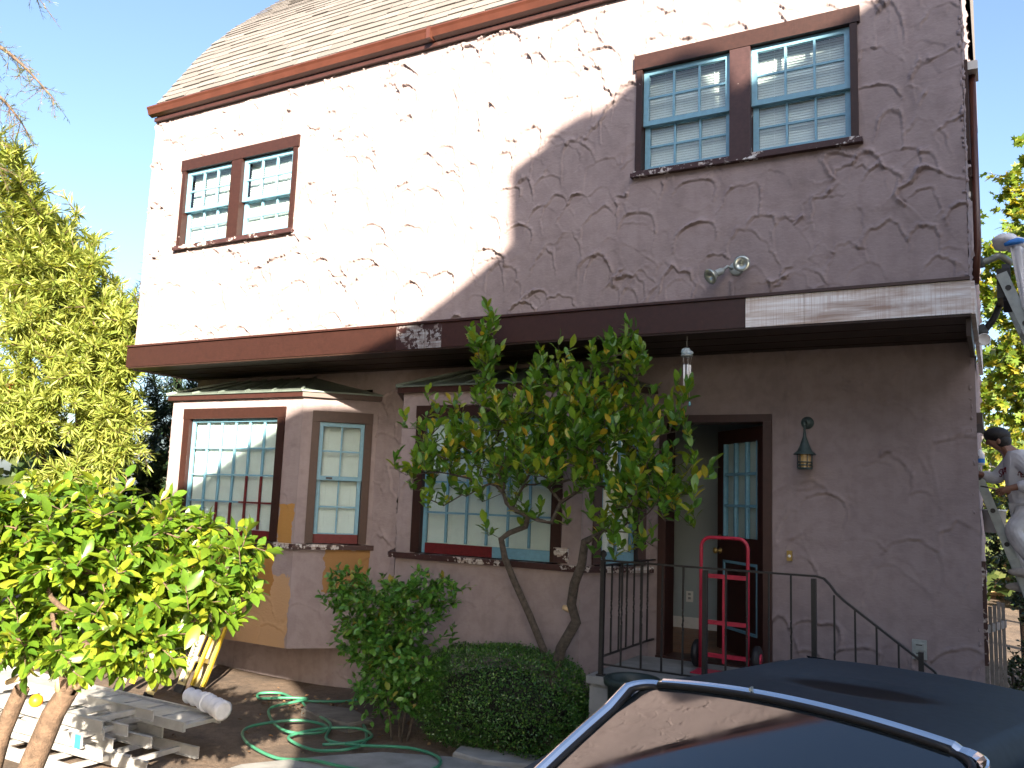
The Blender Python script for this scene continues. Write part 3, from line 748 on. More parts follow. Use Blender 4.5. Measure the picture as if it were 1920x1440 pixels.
# ------------------------------------------------------------------ neighbour's house behind the camera: unseen, gable outline shaped to throw the wanted shade
CY = -9.5
sil = [(-9.8, .58), (-9.3, 1.75), (-8.6, 2.15), (-7.86, 2.52), (-7.43, 2.77), (-6.95, 3.0), (-6.61, 3.18), (-6.05, 3.39), (-5.215, 3.66), (-4.5, 4.10), (-3.77, 4.57), (-3.80, 5.29), (-3.36, 5.50), (-3.47, 5.53), (-3.25, 5.62), (-2.85, 5.66), (-2.76, 5.78), (-2.70, 5.86), (-2.55, 5.90), (-2.28, 5.985), (-2.0, 5.93),
       (-1.90, 5.74), (-1.80, 5.52), (-1.68, 5.50), (-1.62, 5.68), (-1.35, 5.82), (-1.05, 5.92), (-.80, 6.05), (-.4, 6.3), (.7, 6.5), (2.2, 7.0), (4.2, 7.3), (5.6, 6.0), (7.5, 3.6), (7.6, -6.9), (-3.5, -6.9), (-4.4, -1.9), (-5.6, -1.5), (-5.98, -.95), (-5.9, -.4), (-5.95, .3), (-6.2, .55)]
nb = thing('neighbour_house', 'tall neighbouring house behind the viewer whose gable shades the facade', 'house', (6, CY, 0))
wall_pts = [(x + SUN_T * -CY, CY, max(z + SUN_B * -CY, 0)) for x, z in sil]
b = MB(); b.prism(wall_pts, (0, -.2, 0)); b.build('gable_wall', M['dull_wall'], nb)
b = MB(); b.box(10.5, 16.5, CY - 5, CY - .2, 0, 6.5); b.build('rear_wing', M['dull_wall'], nb)
b = MB(); b.prism([(10.2, CY - 5.3, 6.5), (16.8, CY - 5.3, 6.5), (13.5, CY - 5.3, 8.0)], (0, 5.0, 0)); b.build('roof', M['shingle'], nb)
# ------------------------------------------------------------------ plants
def leaf_template(kind):
    """(verts, faces) of a leaf of unit length along +y, lying in the x-y plane"""
    if kind == 'broad':
        v = [(0, 0, 0), (-.17, .22, .035), (0, .25, 0), (.17, .22, .035), (-.245, .52, .055), (0, .54, -.012), (.245, .52, .055), (-.15, .80, .02), (0, .82, -.04), (.15, .80, .02), (0, 1, -.09)]
        f = [(0, 2, 1), (0, 3, 2), (1, 2, 5, 4), (2, 3, 6, 5), (4, 5, 8, 7), (5, 6, 9, 8), (7, 8, 10), (8, 9, 10)]
    elif kind == 'oval':
        v = [(0, 0, 0), (-.26, .30, .05), (0, .33, 0), (.26, .30, .05), (-.24, .68, .04), (0, .70, -.02), (.24, .68, .04), (0, 1, -.06)]
        f = [(0, 2, 1), (0, 3, 2), (1, 2, 5, 4), (2, 3, 6, 5), (4, 5, 7), (5, 6, 7)]
    elif kind == 'narrow':
        v = [(0, 0, 0), (-.085, .45, .02), (0, .48, -.01), (.085, .45, .02), (0, 1, -.05)]
        f = [(0, 2, 1), (0, 3, 2), (1, 2, 4), (2, 3, 4)]
    elif kind == 'small':
        v = [(0, 0, 0), (-.3, .5, .06), (.3, .5, .06), (0, 1, -.03)]
        f = [(0, 3, 1), (0, 2, 3)]
    elif kind == 'lobed':
        v = [(0, 0, 0), (-.42, .18, .03), (-.22, .40, .02), (-.46, .72, .0), (-.14, .66, .01), (0, 1, -.06), (.14, .66, .01), (.46, .72, 0), (.22, .40, .02), (.42, .18, .03)]
        f = [(0, 2, 1), (0, 4, 3, 2), (0, 5, 4), (0, 6, 5), (0, 8, 7, 6), (0, 9, 8)]
    elif kind == 'needle':
        v = [(0, 0, 0), (-.05, .4, 0), (.05, .4, 0), (0, 1, -.08)]
        f = [(0, 2, 1), (1, 2, 3)]
    return np.array(v, float), f

def leaf_mesh(name, kind, pos, axis, nrm, size, mat, parent, skip=None, kname='stuff', curl=None):
    """many leaves joined in one mesh"""
    tv, tf = leaf_template(kind)
    y = axis / np.linalg.norm(axis, axis=1, keepdims=True)
    x = np.cross(y, nrm); x /= np.linalg.norm(x, axis=1, keepdims=True) + 1e-9
    z = np.cross(x, y)
    V = pos[:, None, :] + size[:, None, None] * (tv[None, :, 0, None] * x[:, None, :] + tv[None, :, 1, None] * y[:, None, :] + tv[None, :, 2, None] * z[:, None, :])
    m, k = len(pos), len(tv)
    flat = []; starts = []; c = 0
    base = np.concatenate([np.array(f) for f in tf]); lens = np.array([len(f) for f in tf])
    loops = (np.arange(m)[:, None] * k + base[None, :]).ravel()
    ls = np.concatenate([[0], np.cumsum(lens)[:-1]]); st = (np.arange(m)[:, None] * len(base) + ls[None, :]).ravel()
    me = bpy.data.meshes.new(name)
    me.vertices.add(m * k); me.vertices.foreach_set('co', V.astype(np.float32).ravel())
    me.loops.add(len(loops)); me.loops.foreach_set('vertex_index', loops.astype(np.int32))
    me.polygons.add(len(st)); me.polygons.foreach_set('loop_start', st.astype(np.int32))
    me.polygons.foreach_set('use_smooth', np.ones(len(st), bool))
    me.update(calc_edges=True)
    return link(name, me, mat, parent, kind=kname)

def leaf_objects(name, kind, pos, axis, nrm, size, mat, parent):
    tv, tf = leaf_template(kind)
    meshes = []
    for k in range(4):
        g = np.random.default_rng(50 + k); v = tv.copy(); v[:, 2] += .10 * g.normal() * v[:, 1] ** 2 + .08 * g.normal() * v[:, 0]; v[:, 0] *= g.uniform(.85, 1.15)
        me = bpy.data.meshes.new(name); me.from_pydata(v.tolist(), [], tf); me.polygons.foreach_set('use_smooth', [True] * len(tf)); me.materials.append(mat); me.update(); meshes.append(me)
    for i in range(len(pos)):
        y = Vector(axis[i]).normalized(); x = y.cross(Vector(nrm[i])).normalized(); z = x.cross(y); s = size[i]
        Mx = Matrix(((x.x * s, y.x * s, z.x * s, pos[i][0]), (x.y * s, y.y * s, z.y * s, pos[i][1]), (x.z * s, y.z * s, z.z * s, pos[i][2]), (0, 0, 0, 1)))
        place(name, meshes[i % 4], Mx, parent)

class Skeleton:
    """branches grown from trunk polylines to twig tips; each tip joins the nearest earlier node"""
    def __init__(self, trunks, radii):
        self.p = []; self.par = []; self.fix = {}
        for tr, r in zip(trunks, radii):
            prev = -1
            for i, q in enumerate(tr):
                if i == 0 and isinstance(q, int): prev = q; continue
                self.p.append(np.array(q, float)); self.par.append(prev); prev = len(self.p) - 1; self.fix[prev] = r[0] + (r[1] - r[0]) * i / max(1, len(tr) - 1)
        self.base = len(self.p)
    def grow(self, tips, root, g, seg=.14, bend=.25, jig=.02, start=None):
        tips = tips[np.argsort(np.linalg.norm(tips - root, axis=1))]
        ok = [i for i in range(len(self.p)) if start is None or i >= start]
        self.tips = []
        for t in tips:
            P = np.array([self.p[i] for i in ok]); d = np.linalg.norm(P - t, axis=1)
            dr = np.linalg.norm(P - root, axis=1); cost = d + .35 * np.maximum(0, dr - np.linalg.norm(t - root)) * 4
            j = ok[int(np.argmin(cost))]; a = self.p[j]
            L = np.linalg.norm(t - a); k = max(1, int(L / seg)); prev = j
            side = g.normal(0, bend, 3) * L * .3
            for i in range(1, k + 1):
                u = i / k; q = a + (t - a) * u + side * math.sin(math.pi * u) + g.normal(0, jig, 3) * (u < 1)
                self.p.append(q); self.par.append(prev); prev = len(self.p) - 1; ok.append(prev)
            self.tips.append(prev)
    def mesh(self, mat, parent, name='branches', tip_r=.0025, power=2.2, split=None, trunk_name='trunk', sides=6, maxr=None):
        n = len(self.p); w = np.zeros(n); kids = [[] for _ in range(n)]
        for i in range(n):
            if self.par[i] >= 0: kids[self.par[i]].append(i)
        rad = np.zeros(n)
        for i in range(n - 1, -1, -1):
            s = sum(rad[k] ** power for k in kids[i]); rad[i] = max(tip_r, s ** (1 / power))
            if i in self.fix: rad[i] = self.fix[i]
            elif maxr: rad[i] = min(rad[i], maxr)
        tm, bm_ = MB(), MB()
        done = np.zeros(n, bool)
        for i in range(n):
            if done[i] or (self.par[i] >= 0 and not kids[i] and False): continue
            if self.par[i] == -1 or True:
                # follow the thickest child into one limb
                if self.par[i] >= 0 and max(kids[self.par[i]], key=lambda k: rad[k]) == i and done[self.par[i]] and not (i == self.base): continue
                chain = [self.par[i]] if self.par[i] >= 0 else []
                j = i
                while True:
                    chain.append(j); done[j] = True
                    if not kids[j]: break
                    j = max(kids[j], key=lambda k: rad[k])
                if len(chain) < 2: continue
                rr = [min(rad[q], rad[chain[1]] * 1.02) if qi == 0 else rad[q] for qi, q in enumerate(chain)]
                tgt = tm if i < self.base else bm_
                tgt.tube([self.p[q] for q in chain], rr, sides + 4 if i < self.base else sides - 1, caps=False)
        out = []
        if tm.v: out.append(tm.build(trunk_name, mat, parent))
        if bm_.v: out.append(bm_.build(name, mat, parent))
        return out

def in_ellipsoids(ells, n, g, shell=.55):
    out = []; vol = np.array([e[1][0] * e[1][1] * e[1][2] * (e[2] if len(e) > 2 else 1) for e in ells]); vol /= vol.sum()
    for e, k in zip(ells, g.multinomial(n, vol)):
        d = g.normal(size=(k, 3)); d /= np.linalg.norm(d, axis=1, keepdims=True)
        r = (shell + (1 - shell) * g.random(k)) ** 1.0 * (g.random(k) ** .33 * .35 + .65)
        out.append(np.array(e[0]) + d * r[:, None] * np.array(e[1]))
    return np.concatenate(out)

def twig_leaves(sk, g, per=7, reach=.16, size=(.08, .02), ang=.9, droop=.15, up=.6, out_c=None):
    """leaves set spirally along the end of every twig"""
    pos, ax, nr, sz = [], [], [], []
    for t in sk.tips:
        chain = [t]; L = 0
        while sk.par[chain[-1]] >= 0 and L < reach:
            q = sk.par[chain[-1]]; L += np.linalg.norm(sk.p[q] - sk.p[chain[-1]]); chain.append(q)
        P = np.array([sk.p[c] for c in chain][::-1]); 
        if len(P) < 2: continue
        d = P[-1] - P[-2]; d = d / (np.linalg.norm(d) + 1e-9)
        cum = np.concatenate([[0], np.cumsum(np.linalg.norm(np.diff(P, axis=0), axis=1))])
        k = max(2, int(g.normal(per, per * .25))); ph = g.uniform(0, 6.28)
        e1 = np.cross(d, [0.3, .2, 1]); e1 /= np.linalg.norm(e1) + 1e-9; e2 = np.cross(d, e1)
        for i in range(k):
            u = 1 - (i / k) * min(1, reach / max(cum[-1], 1e-6)); s = max(0., u) * cum[-1]
            q = np.array([np.interp(s, cum, P[:, c]) for c in range(3)])
            a = ph + i * 2.4; rad = math.cos(a) * e1 + math.sin(a) * e2
            spread = ang * (0.35 + .65 * min(1, i / (k * .5)))
            axd = d * math.cos(spread) + rad * math.sin(spread) + np.array([0, 0, -droop]) + g.normal(0, .15, 3)
            n_ = np.array([0, 0, 1]) * up + d * .5 - rad * .2 + g.normal(0, .35, 3)
            if out_c is not None: o = q - out_c; n_ = n_ + .5 * o / (np.linalg.norm(o) + 1e-6)
            pos.append(q); ax.append(axd); nr.append(n_); sz.append(max(size[0] * .45, g.normal(*size)))
    return np.array(pos), np.array(ax), np.array(nr), np.array(sz)

def split_leaves(name, kind, L, mat, parent, maxn=298, objname='leaf', stuffname='leaves'):
    pos, ax, nr, sz = L
    d = pos - np.array(CAM); dist = np.linalg.norm(d, axis=1)
    dz = d @ np.array(c_f); px = 960 + 1619.87 * (d @ np.array(c_r)) / dz; py = 720 - 1619.87 * (d @ np.array(c_u)) / dz
    key = np.where((px > 0) & (px < 1920) & (py > 0) & (py < 1440), dist / sz, 1e6)
    o = np.argsort(key); a, b_ = o[:maxn], o[maxn:]
    leaf_objects(objname, kind, pos[a], ax[a], nr[a], sz[a], mat, parent)
    if len(b_): leaf_mesh(stuffname, kind, pos[b_], ax[b_], nr[b_], sz[b_], mat, parent)

# --- lemon tree in front of the right bay
M['lemon_leaf'] = leaf_mat('lemon tree leaf', [(0, (.055, .15, .02)), (.45, (.09, .215, .024)), (.72, (.15, .27, .026)), (.91, (.24, .31, .028)), (.965, (.42, .36, .035)), (.99, (.55, .35, .035)), (1, (.08, .2, .02))], .28, .30)
g = np.random.default_rng(4)
lt = thing('lemon_tree', 'two stemmed lemon tree with glossy green and some yellow leaves before the right bay', 'tree', (-3.4, -.05, 0))
trA = [(-3.40, .02, 0), (-3.42, .02, .55), (-3.44, 0, .85), (-3.54, -.1, 1.15), (-3.64, -.2, 1.42), (-3.70, -.28, 1.62), (-3.72, -.32, 1.78)]
trB = [(-3.36, -.02, 0), (-3.33, -.04, .6), (-3.24, -.08, .9), (-3.08, -.14, 1.14), (-3.11, -.18, 1.28), (-3.06, -.24, 1.45), (-2.97, -.30, 1.62), (-2.93, -.34, 1.80)]
sk = Skeleton([trA, trB], [(.036, .026), (.05, .034)])
crown = [((-3.60, -.42, 2.55), (.95, .50, .55), 1.2), ((-2.75, -.48, 2.45), (.85, .50, .62), 1.2), ((-3.05, -.42, 2.95), (.70, .40, .42), .9), ((-2.30, -.5, 2.2), (.55, .40, .35), .8), ((-4.30, -.45, 2.35), (.42, .35, .42), .8), ((-3.90, -.42, 3.30), (.20, .18, .45), 3.2), ((-2.62, -.42, 3.1), (.32, .25, .42), 1.3), ((-3.25, -.42, 3.1), (.18, .2, .35), 1.2), ((-2.15, -.5, 2.75), (.25, .2, .3), .8), ((-2.55, -.5, 1.85), (.42, .3, .22), .7), ((-3.55, -.42, 1.95), (.5, .3, .25), .6), ((-1.90, -.55, 2.35), (.2, .2, .2), .7), ((-4.50, -.45, 2.5), (.32, .3, .5), 1.0)]
tips = in_ellipsoids(crown, 540, g, .3)
tips = tips[(tips[:, 1] < -.06) | (tips[:, 2] < 3.4)]
sk.grow(tips, np.array([-3.3, -.25, 1.6]), g, .11, .3, .012, start=5)
# upright end shoots
ex = []
for t in list(sk.tips):
    q = sk.p[t]; k = 2; prev = t
    for i in range(k):
        q = q + np.array([g.normal(0, .02), g.normal(0, .02), .055 + .02 * g.random()]); sk.p.append(q); sk.par.append(prev); prev = len(sk.p) - 1
    ex.append(prev)
sk.tips = ex
sk.mesh(M['bark_grey'], lt, tip_r=.0022, power=2.5, maxr=.024)
L = twig_leaves(sk, g, 10, .24, (.095, .018), .85, .05, .55)
split_leaves('lemon', 'broad', L, M['lemon_leaf'], lt)
b = MB(); b.tube([(-3.13, -.17, 1.235), (-3.17, -.21, 1.255)], [.026, .02], 9); b.build('pruned_stub', M['cutwood'], lt)

# --- orange tree, close on the left
M['orange_leaf'] = leaf_mat('orange tree leaf', [(0, (.06, .14, .014)), (.5, (.11, .20, .018)), (.8, (.18, .25, .02)), (.95, (.28, .30, .03)), (1, (.08, .16, .02))], .36, .32)
g = np.random.default_rng(9)
ot = thing('orange_tree', 'sunlit bushy orange tree with large glossy leaves at the left edge of the yard', 'tree', (-4.2, -4.1, 0))
t1 = [(-4.42, -4.12, 0), (-4.30, -4.10, .4), (-4.15, -4.07, .74), (-4.05, -4.05, 1.0), (-3.98, -4.03, 1.12)]
t2 = [(-4.42, -4.20, .25), (-4.33, -4.18, .6), (-4.27, -4.16, .9), (-4.18, -4.14, 1.12)]
t3 = [(-4.0, -4.04, 1.08), (-3.90, -4.02, 1.26), (-3.82, -3.98, 1.45)]
t4 = [(-3.99, -4.04, 1.08), (-3.96, -4.10, 1.3), (-3.98, -4.15, 1.5)]
sk = Skeleton([t1, t2, t3, t4], [(.066, .048), (.055, .036), (.03, .022), (.026, .02)])
crown = [((-3.80, -4.0, 1.78), (.52, .48, .40), 1.2), ((-4.35, -4.2, 1.75), (.5, .5, .42), 1.2), ((-3.42, -3.82, 1.72), (.30, .34, .30), 1.5), ((-3.62, -3.92, 1.42), (.38, .36, .18), 1.3), ((-4.25, -4.15, 1.42), (.42, .36, .18), 1.2), ((-4.05, -4.1, 2.02), (.5, .4, .16), 1.), ((-3.42, -3.78, 1.98), (.10, .12, .18), 1.2), ((-3.25, -3.74, 1.62), (.16, .2, .18), 1.6), ((-3.20, -3.70, 1.80), (.14, .2, .2), 1.6), ((-4.2, -4.1, 1.30), (.48, .4, .15), 1.5), ((-3.75, -3.95, 1.27), (.34, .3, .11), 1.5)]
tips = in_ellipsoids(crown, 1200, g, .3)
sk.grow(tips, np.array([-3.95, -4.05, 1.35]), g, .09, .3, .01, start=9)
sk.mesh(M['bark'], ot, tip_r=.0025, power=2.4, maxr=.022)
L = twig_leaves(sk, g, 9, .17, (.076, .018), .95, .22, .75, np.array([-3.95, -4.05, 1.6]))
split_leaves('orange', 'broad', L, M['orange_leaf'], ot)
for i, (x, y, z, r_) in enumerate([(-4.06, -4.14, 1.075, .032), (-3.66, -4.05, 1.62, .03), (-4.33, -4.25, 1.72, .032), (-3.62, -4.10, 1.50, .026)]):
    b = MB(); b.blob((x, y, z), (r_, r_, r_ * .95), 14, 9, .01, i); b.build('orange', M['orange'], ot)
b = MB(); b.tube([(-4.25, -4.18, 1.14), (-4.18, -4.15, 1.17), (-4.06, -4.13, 1.255)], [.012, .016, .008], 9); b.build('cut_branch', M['cutwood'], ot)
b = MB(); b.tube([(-3.93, -4.02, 1.14), (-3.90, -4.06, 1.24)], [.028, .012], 8); b.tube([(-4.0, -4.06, 1.12), (-3.985, -4.09, 1.22)], [.026, .010], 8); b.build('split_stub', M['cutwood'], ot)

# --- rose shrub
M['rose_leaf'] = leaf_mat('rose leaf', [(0, (.038, .13, .022)), (.6, (.07, .20, .03)), (.93, (.12, .26, .035)), (1, (.26, .2, .04))], .22, .4)
g = np.random.default_rng(14)
rs = thing('rose_shrub', 'loose leafy rose shrub between the bays', 'shrub', (-4.65, -.35, 0))
stems = [[(-4.65 + .08 * math.cos(a), -.35 + .08 * math.sin(a), 0), (-4.65 + .2 * math.cos(a), -.35 + .14 * math.sin(a), .45), (-4.65 + .3 * math.cos(a), -.38 + .2 * math.sin(a), .8)] for a in (0, 1.1, 2.2, 3.3, 4.4, 5.5)]
sk = Skeleton(stems, [(.013, .008)] * 6)
crown = [((-4.75, -.42, 1.0), (.68, .42, .50), 1.2), ((-4.45, -.42, 1.3), (.42, .3, .25), 1), ((-5.25, -.42, 1.25), (.42, .28, .28), 1), ((-4.55, -.45, .6), (.45, .35, .35), 1), ((-4.12, -.42, 1.32), (.3, .2, .14), .7)]
crown += [((-4.70, -.45, .48), (.52, .36, .36), 1.3), ((-4.95, -.42, .85), (.45, .36, .4), 1.2)]
tips = in_ellipsoids(crown, 900, g, .25)
sk.grow(tips, np.array([-4.65, -.35, .5]), g, .10, .4, .012)
sk.mesh(M['bark_grey'], rs, tip_r=.0018, power=2.6, maxr=.010, name='branches', trunk_name='stem')
L = twig_leaves(sk, g, 9, .2, (.062, .013), 1.15, .12, 1.1)
split_leaves('rose', 'oval', L, M['rose_leaf'], rs)

# --- clipped box hedge
M['box_leaf'] = leaf_mat('box leaf', [(0, (.02, .07, .011)), (.6, (.042, .125, .018)), (.9, (.08, .18, .026)), (1, (.14, .23, .04))], .12, .35)
g = np.random.default_rng(17)
hd = thing('box_shrub', 'dense rounded dark green box shrub under the lemon tree', 'shrub', (-3.72, -.12, 0))
b = MB(); b.blob((-3.78, -.08, .38), (.60, .28, .28), 22, 14, .05, 5); b.build('inner_twigs', simple('dark twigs', (.012, .014, .008), .95, var=.4, scale=30, bmp=.5), hd)
k = 30000
d = g.normal(size=(k, 3)); d /= np.linalg.norm(d, axis=1, keepdims=True)
sup = (np.abs(d) ** 3).sum(1) ** (-1 / 3.)
lump = 1 + .05 * np.sin(d[:, 0] * 7 + 1) * np.cos(d[:, 2] * 6) + .04 * np.sin(d[:, 1] * 11 + d[:, 2] * 9)
rr = sup * lump * (1 - .12 * g.random(k) ** 2 + .05 * (g.random(k) < .06))
pos = np.array([-3.78, -.10, .42]) + d * rr[:, None] * np.array([.76, .44, .43])
keep = pos[:, 2] > .03; pos, dd = pos[keep], d[keep]
leaf_mesh('leaves', 'small', pos, dd * .25 + g.normal(0, .8, dd.shape) + [0, 0, .35], dd + g.normal(0, .55, dd.shape) + [0, 0, .25], g.uniform(.016, .028, len(pos)), M['box_leaf'], hd)

# --- fern at the lower left, under the orange tree
M['fern'] = leaf_mat('fern', [(0, (.05, .13, .015)), (1, (.10, .19, .02))], .3)
g = np.random.default_rng(22)
fe = thing('fern', 'small fern with arching fronds at the foot of the orange tree', 'fern', (-4.75, -3.75, 0))
for f_ in range(13):
    a = g.uniform(0, 6.28); Lf = g.uniform(.40, .60); P = []; A = []; Nn = []; Sz = []
    base = np.array([-4.75, -3.75, .05]); mb = MB(); sp = []
    for i in range(16):
        u = i / 15; q = base + np.array([math.cos(a) * Lf * u, math.sin(a) * Lf * u, .55 * u - .45 * u * u]); sp.append(q)
        for s_ in (-1, 1):
            if i > 1:
                P.append(q); A.append([-math.sin(a) * s_ + .5 * math.cos(a), math.cos(a) * s_ + .5 * math.sin(a), -.1]); Nn.append([0, 0, 1]); Sz.append(.105 * (1 - u * .85))
    fr = leaf_mesh('frond', 'narrow', np.array(P), np.array(A), np.array(Nn) + g.normal(0, .1, (len(P), 3)), np.array(Sz), M['fern'], fe, kname='thing')
    mb.tube(sp, .004, 5); mb.build('stalk', M['fern'], fr)

# --- big trees and bushes behind
def cloud_tree(name, label, cat, base, trunk, ells, ntips, leafkind, size, per, reach, mat, bark, seed, start_r=(.16, .06), group=None, seg=.35, droop=.1, ang=1.0, up=.6, shell=.35, stuff='foliage', tip_r=.004, maxr=.07):
    g = np.random.default_rng(seed)
    t = thing(name, label, cat, base, group)
    sk = Skeleton([trunk], [start_r])
    tips = in_ellipsoids(ells, ntips, g, shell)
    sk.grow(tips, np.array(trunk[len(trunk) // 2]), g, seg, .3, .03, start=len(trunk) // 2)
    sk.mesh(bark, t, tip_r=tip_r, power=2.3, maxr=maxr)
    L = twig_leaves(sk, g, per, reach, size, ang, droop, up)
    leaf_mesh(stuff, leafkind, *L, mat, t)
    return t, sk, L

M['bottle_leaf'] = leaf_mat('bottlebrush leaf', [(0, (.15, .21, .04)), (.5, (.27, .33, .07)), (.85, (.40, .42, .11)), (1, (.2, .24, .06))], .35, .42)
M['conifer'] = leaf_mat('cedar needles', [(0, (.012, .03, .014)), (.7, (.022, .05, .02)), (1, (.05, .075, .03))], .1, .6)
M['conifer_lit'] = leaf_mat('redwood needles', [(0, (.05, .09, .035)), (.6, (.08, .12, .045)), (1, (.17, .12, .06))], .25, .6)
M['maple_leaf'] = leaf_mat('plane tree leaf', [(0, (.08, .15, .02)), (.5, (.14, .21, .025)), (.78, (.24, .26, .03)), (.92, (.36, .31, .035)), (1, (.30, .26, .04))], .42, .5)
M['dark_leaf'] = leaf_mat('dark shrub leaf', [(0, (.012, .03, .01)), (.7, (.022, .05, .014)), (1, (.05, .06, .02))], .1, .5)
M['brush_red'] = leaf_mat('red brush flower', [(0, (.42, .03, .02)), (1, (.55, .09, .04))], .2, .7)

bt, bsk, bL = cloud_tree('bottlebrush_tree', 'large sunlit bottlebrush tree with narrow yellow green leaves and a few red flowers', 'tree', (-11.0, .8, 0),
    [(-11.0, .8, 0), (-10.9, .7, 1.2), (-10.8, .6, 2.4), (-10.9, .5, 3.6), (-11.0, .4, 4.6)],
    [((-10.9, .1, 4.4), (1.15, .9, 1.25), 1.3), ((-11.2, -.2, 5.3), (.75, .7, .9), 1.1), ((-10.25, .2, 3.5), (.62, .6, .85), 1.3), ((-11.3, -.3, 3.0), (1.0, .7, .75), 1.), ((-10.1, .5, 2.6), (.55, .5, .6), 1.3), ((-10.6, .2, 2.0), (.9, .6, .5), 1.), ((-11.9, .2, 5.2), (.9, .8, 1.0), .8), ((-11.2, -.7, 6.1), (.55, .5, .55), 1.), ((-9.85, .35, 4.0), (.42, .4, .8), 1.5), ((-10.0, .4, 3.0), (.5, .4, .7), 1.4), ((-10.9, -.2, 2.9), (.7, .5, .6), 1.4)],
    3000, 'narrow', (.15, .03), 24, .32, M['bottle_leaf'], M['bark'], 41, droop=.1, ang=1.05)
g = np.random.default_rng(43)
sel = [q for q in bsk.tips if bsk.p[q][1] < .2]
for q in g.choice(sel, 11, replace=False):
    c = bsk.p[q] + np.array([.02, -.06, .02]); dirs = g.normal(size=(70, 3)); ax_ = np.array([g.normal(0, .3), g.normal(0, .3), 1.]); ax_ /= np.linalg.norm(ax_)
    dirs -= (dirs @ ax_)[:, None] * ax_ * .8; P = c + ax_ * g.uniform(-.06, .06, (70, 1))
    leaf_mesh('flower', 'needle', P, dirs, g.normal(size=(70, 3)), np.full(70, .05), M['brush_red'], bt, kname='thing')

def conifer(name, label, base, height, r0, seed, mat, levels=26, spread=.0, lo=.12, group=None, droop=.25, nper=8, dens=1.0):
    g = np.random.default_rng(seed); t = thing(name, label, 'tree', base, group); B = np.array(base)
    mb = MB(); mb.tube([B, B + [0.05, 0, height * .5], B + [0, 0.03, height]], [.16, .10, .02], 9); mb.build('trunk', M['bark'], t)
    br = MB(); P = []; A = []; Nn = []; Sz = []
    for i in range(levels):
        u = lo + (1 - lo) * i / levels; z = height * u; R_ = r0 * (1 - u) ** .75 + .15
        for k in range(nper):
            a = g.uniform(0, 6.28); Lb = R_ * g.uniform(.65, 1.1)
            pts = [B + [math.cos(a) * Lb * s, math.sin(a) * Lb * s, z - droop * Lb * s * s + .08 * Lb * s] for s in (0, .35, .7, 1)]
            br.tube(pts, [.018, .012, .008, .003], 4, caps=False)
            for s in np.linspace(.2, 1, int(9 * dens)):
                q = pts[0] + (pts[3] - pts[0]) * s; q = np.array([q[0], q[1], z - droop * Lb * s * s + .08 * Lb * s])
                for _ in range(7):
                    P.append(q + g.normal(0, .05, 3)); d = np.array([math.cos(a), math.sin(a), -.2]) + g.normal(0, .75, 3); A.append(d); Nn.append(g.normal(size=3)); Sz.append(g.uniform(.09, .2))
    br.build('branches', M['bark'], t)
    leaf_mesh('needles', 'needle', np.array(P), np.array(A), np.array(Nn), np.array(Sz) * 1.2, mat, t)
    return t
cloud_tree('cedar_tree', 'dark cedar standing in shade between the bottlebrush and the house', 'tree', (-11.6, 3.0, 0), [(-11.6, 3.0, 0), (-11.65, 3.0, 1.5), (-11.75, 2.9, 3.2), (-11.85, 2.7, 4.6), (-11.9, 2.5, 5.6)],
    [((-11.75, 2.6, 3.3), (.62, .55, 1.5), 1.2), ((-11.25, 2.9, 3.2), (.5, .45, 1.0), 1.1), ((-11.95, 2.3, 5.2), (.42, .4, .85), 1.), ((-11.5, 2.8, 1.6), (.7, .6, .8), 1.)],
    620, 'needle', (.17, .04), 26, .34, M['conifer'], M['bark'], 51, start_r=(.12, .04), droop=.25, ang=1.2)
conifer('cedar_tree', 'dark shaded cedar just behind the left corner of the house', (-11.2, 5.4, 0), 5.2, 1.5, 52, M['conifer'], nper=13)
# redwood whose branch tips reach into the picture at the upper left
rw = thing('redwood_tree', 'tall redwood outside the left edge, only its hanging branch tips in view', 'tree', (-11.9, -1.6, 0))
g = np.random.default_rng(57); mb = MB(); mb.tube([(-11.9, -1.6, 0), (-11.85, -1.6, 5), (-11.8, -1.6, 11)], [.3, .22, .1], 12); mb.build('trunk', M['bark'], rw)
P = []; A = []; Nn = []; Sz = []
br = MB()
limbs = [((-11.85, -1.6, 7.4), (-9.9, -2.0, 7.25), (-9.0, -2.1, 6.75), (-8.42, -1.8, 6.05)), ((-11.85, -1.6, 6.9), (-10.0, -1.9, 6.75), (-9.15, -2.0, 6.3), (-8.75, -1.85, 5.75)), ((-11.85, -1.6, 6.6), (-10.2, -1.9, 6.3), (-9.4, -2.0, 5.85), (-9.0, -1.95, 5.35)), ((-11.8, -1.6, 8.2), (-10, -2.0, 8.1), (-9.0, -2.1, 7.7), (-8.6, -2.0, 7.15))]
for lb in limbs:
    lb = [np.array(q) for q in lb]
    pts = [(1 - t) ** 3 * lb[0] + 3 * t * (1 - t) ** 2 * lb[1] + 3 * t * t * (1 - t) * lb[2] + t ** 3 * lb[3] for t in np.linspace(0, 1, 18)]
    br.tube(pts, list(np.linspace(.05, .005, 18)), 6, caps=False)
    for i, q in enumerate(pts[7:]):
        for _ in range(5):
            d = g.normal(0, 1, 3) * [1, .8, .6] + [.3, 0, -.55]; d /= np.linalg.norm(d); Ls = g.uniform(.12, .36)
            e = q + d * Ls; br.tube([q, e], [.004, .0015], 4, caps=False)
            for s in np.linspace(.1, 1, 20):
                P.append(q + d * Ls * s + g.normal(0, .006, 3)); A.append(d + g.normal(0, .8, 3)); Nn.append(g.normal(size=3)); Sz.append(g.uniform(.022, .05))
br.build('branches', M['bark'], rw)
leaf_mesh('needles', 'needle', np.array(P), np.array(A), np.array(Nn), np.array(Sz) * 1.5, M['conifer_lit'], rw)

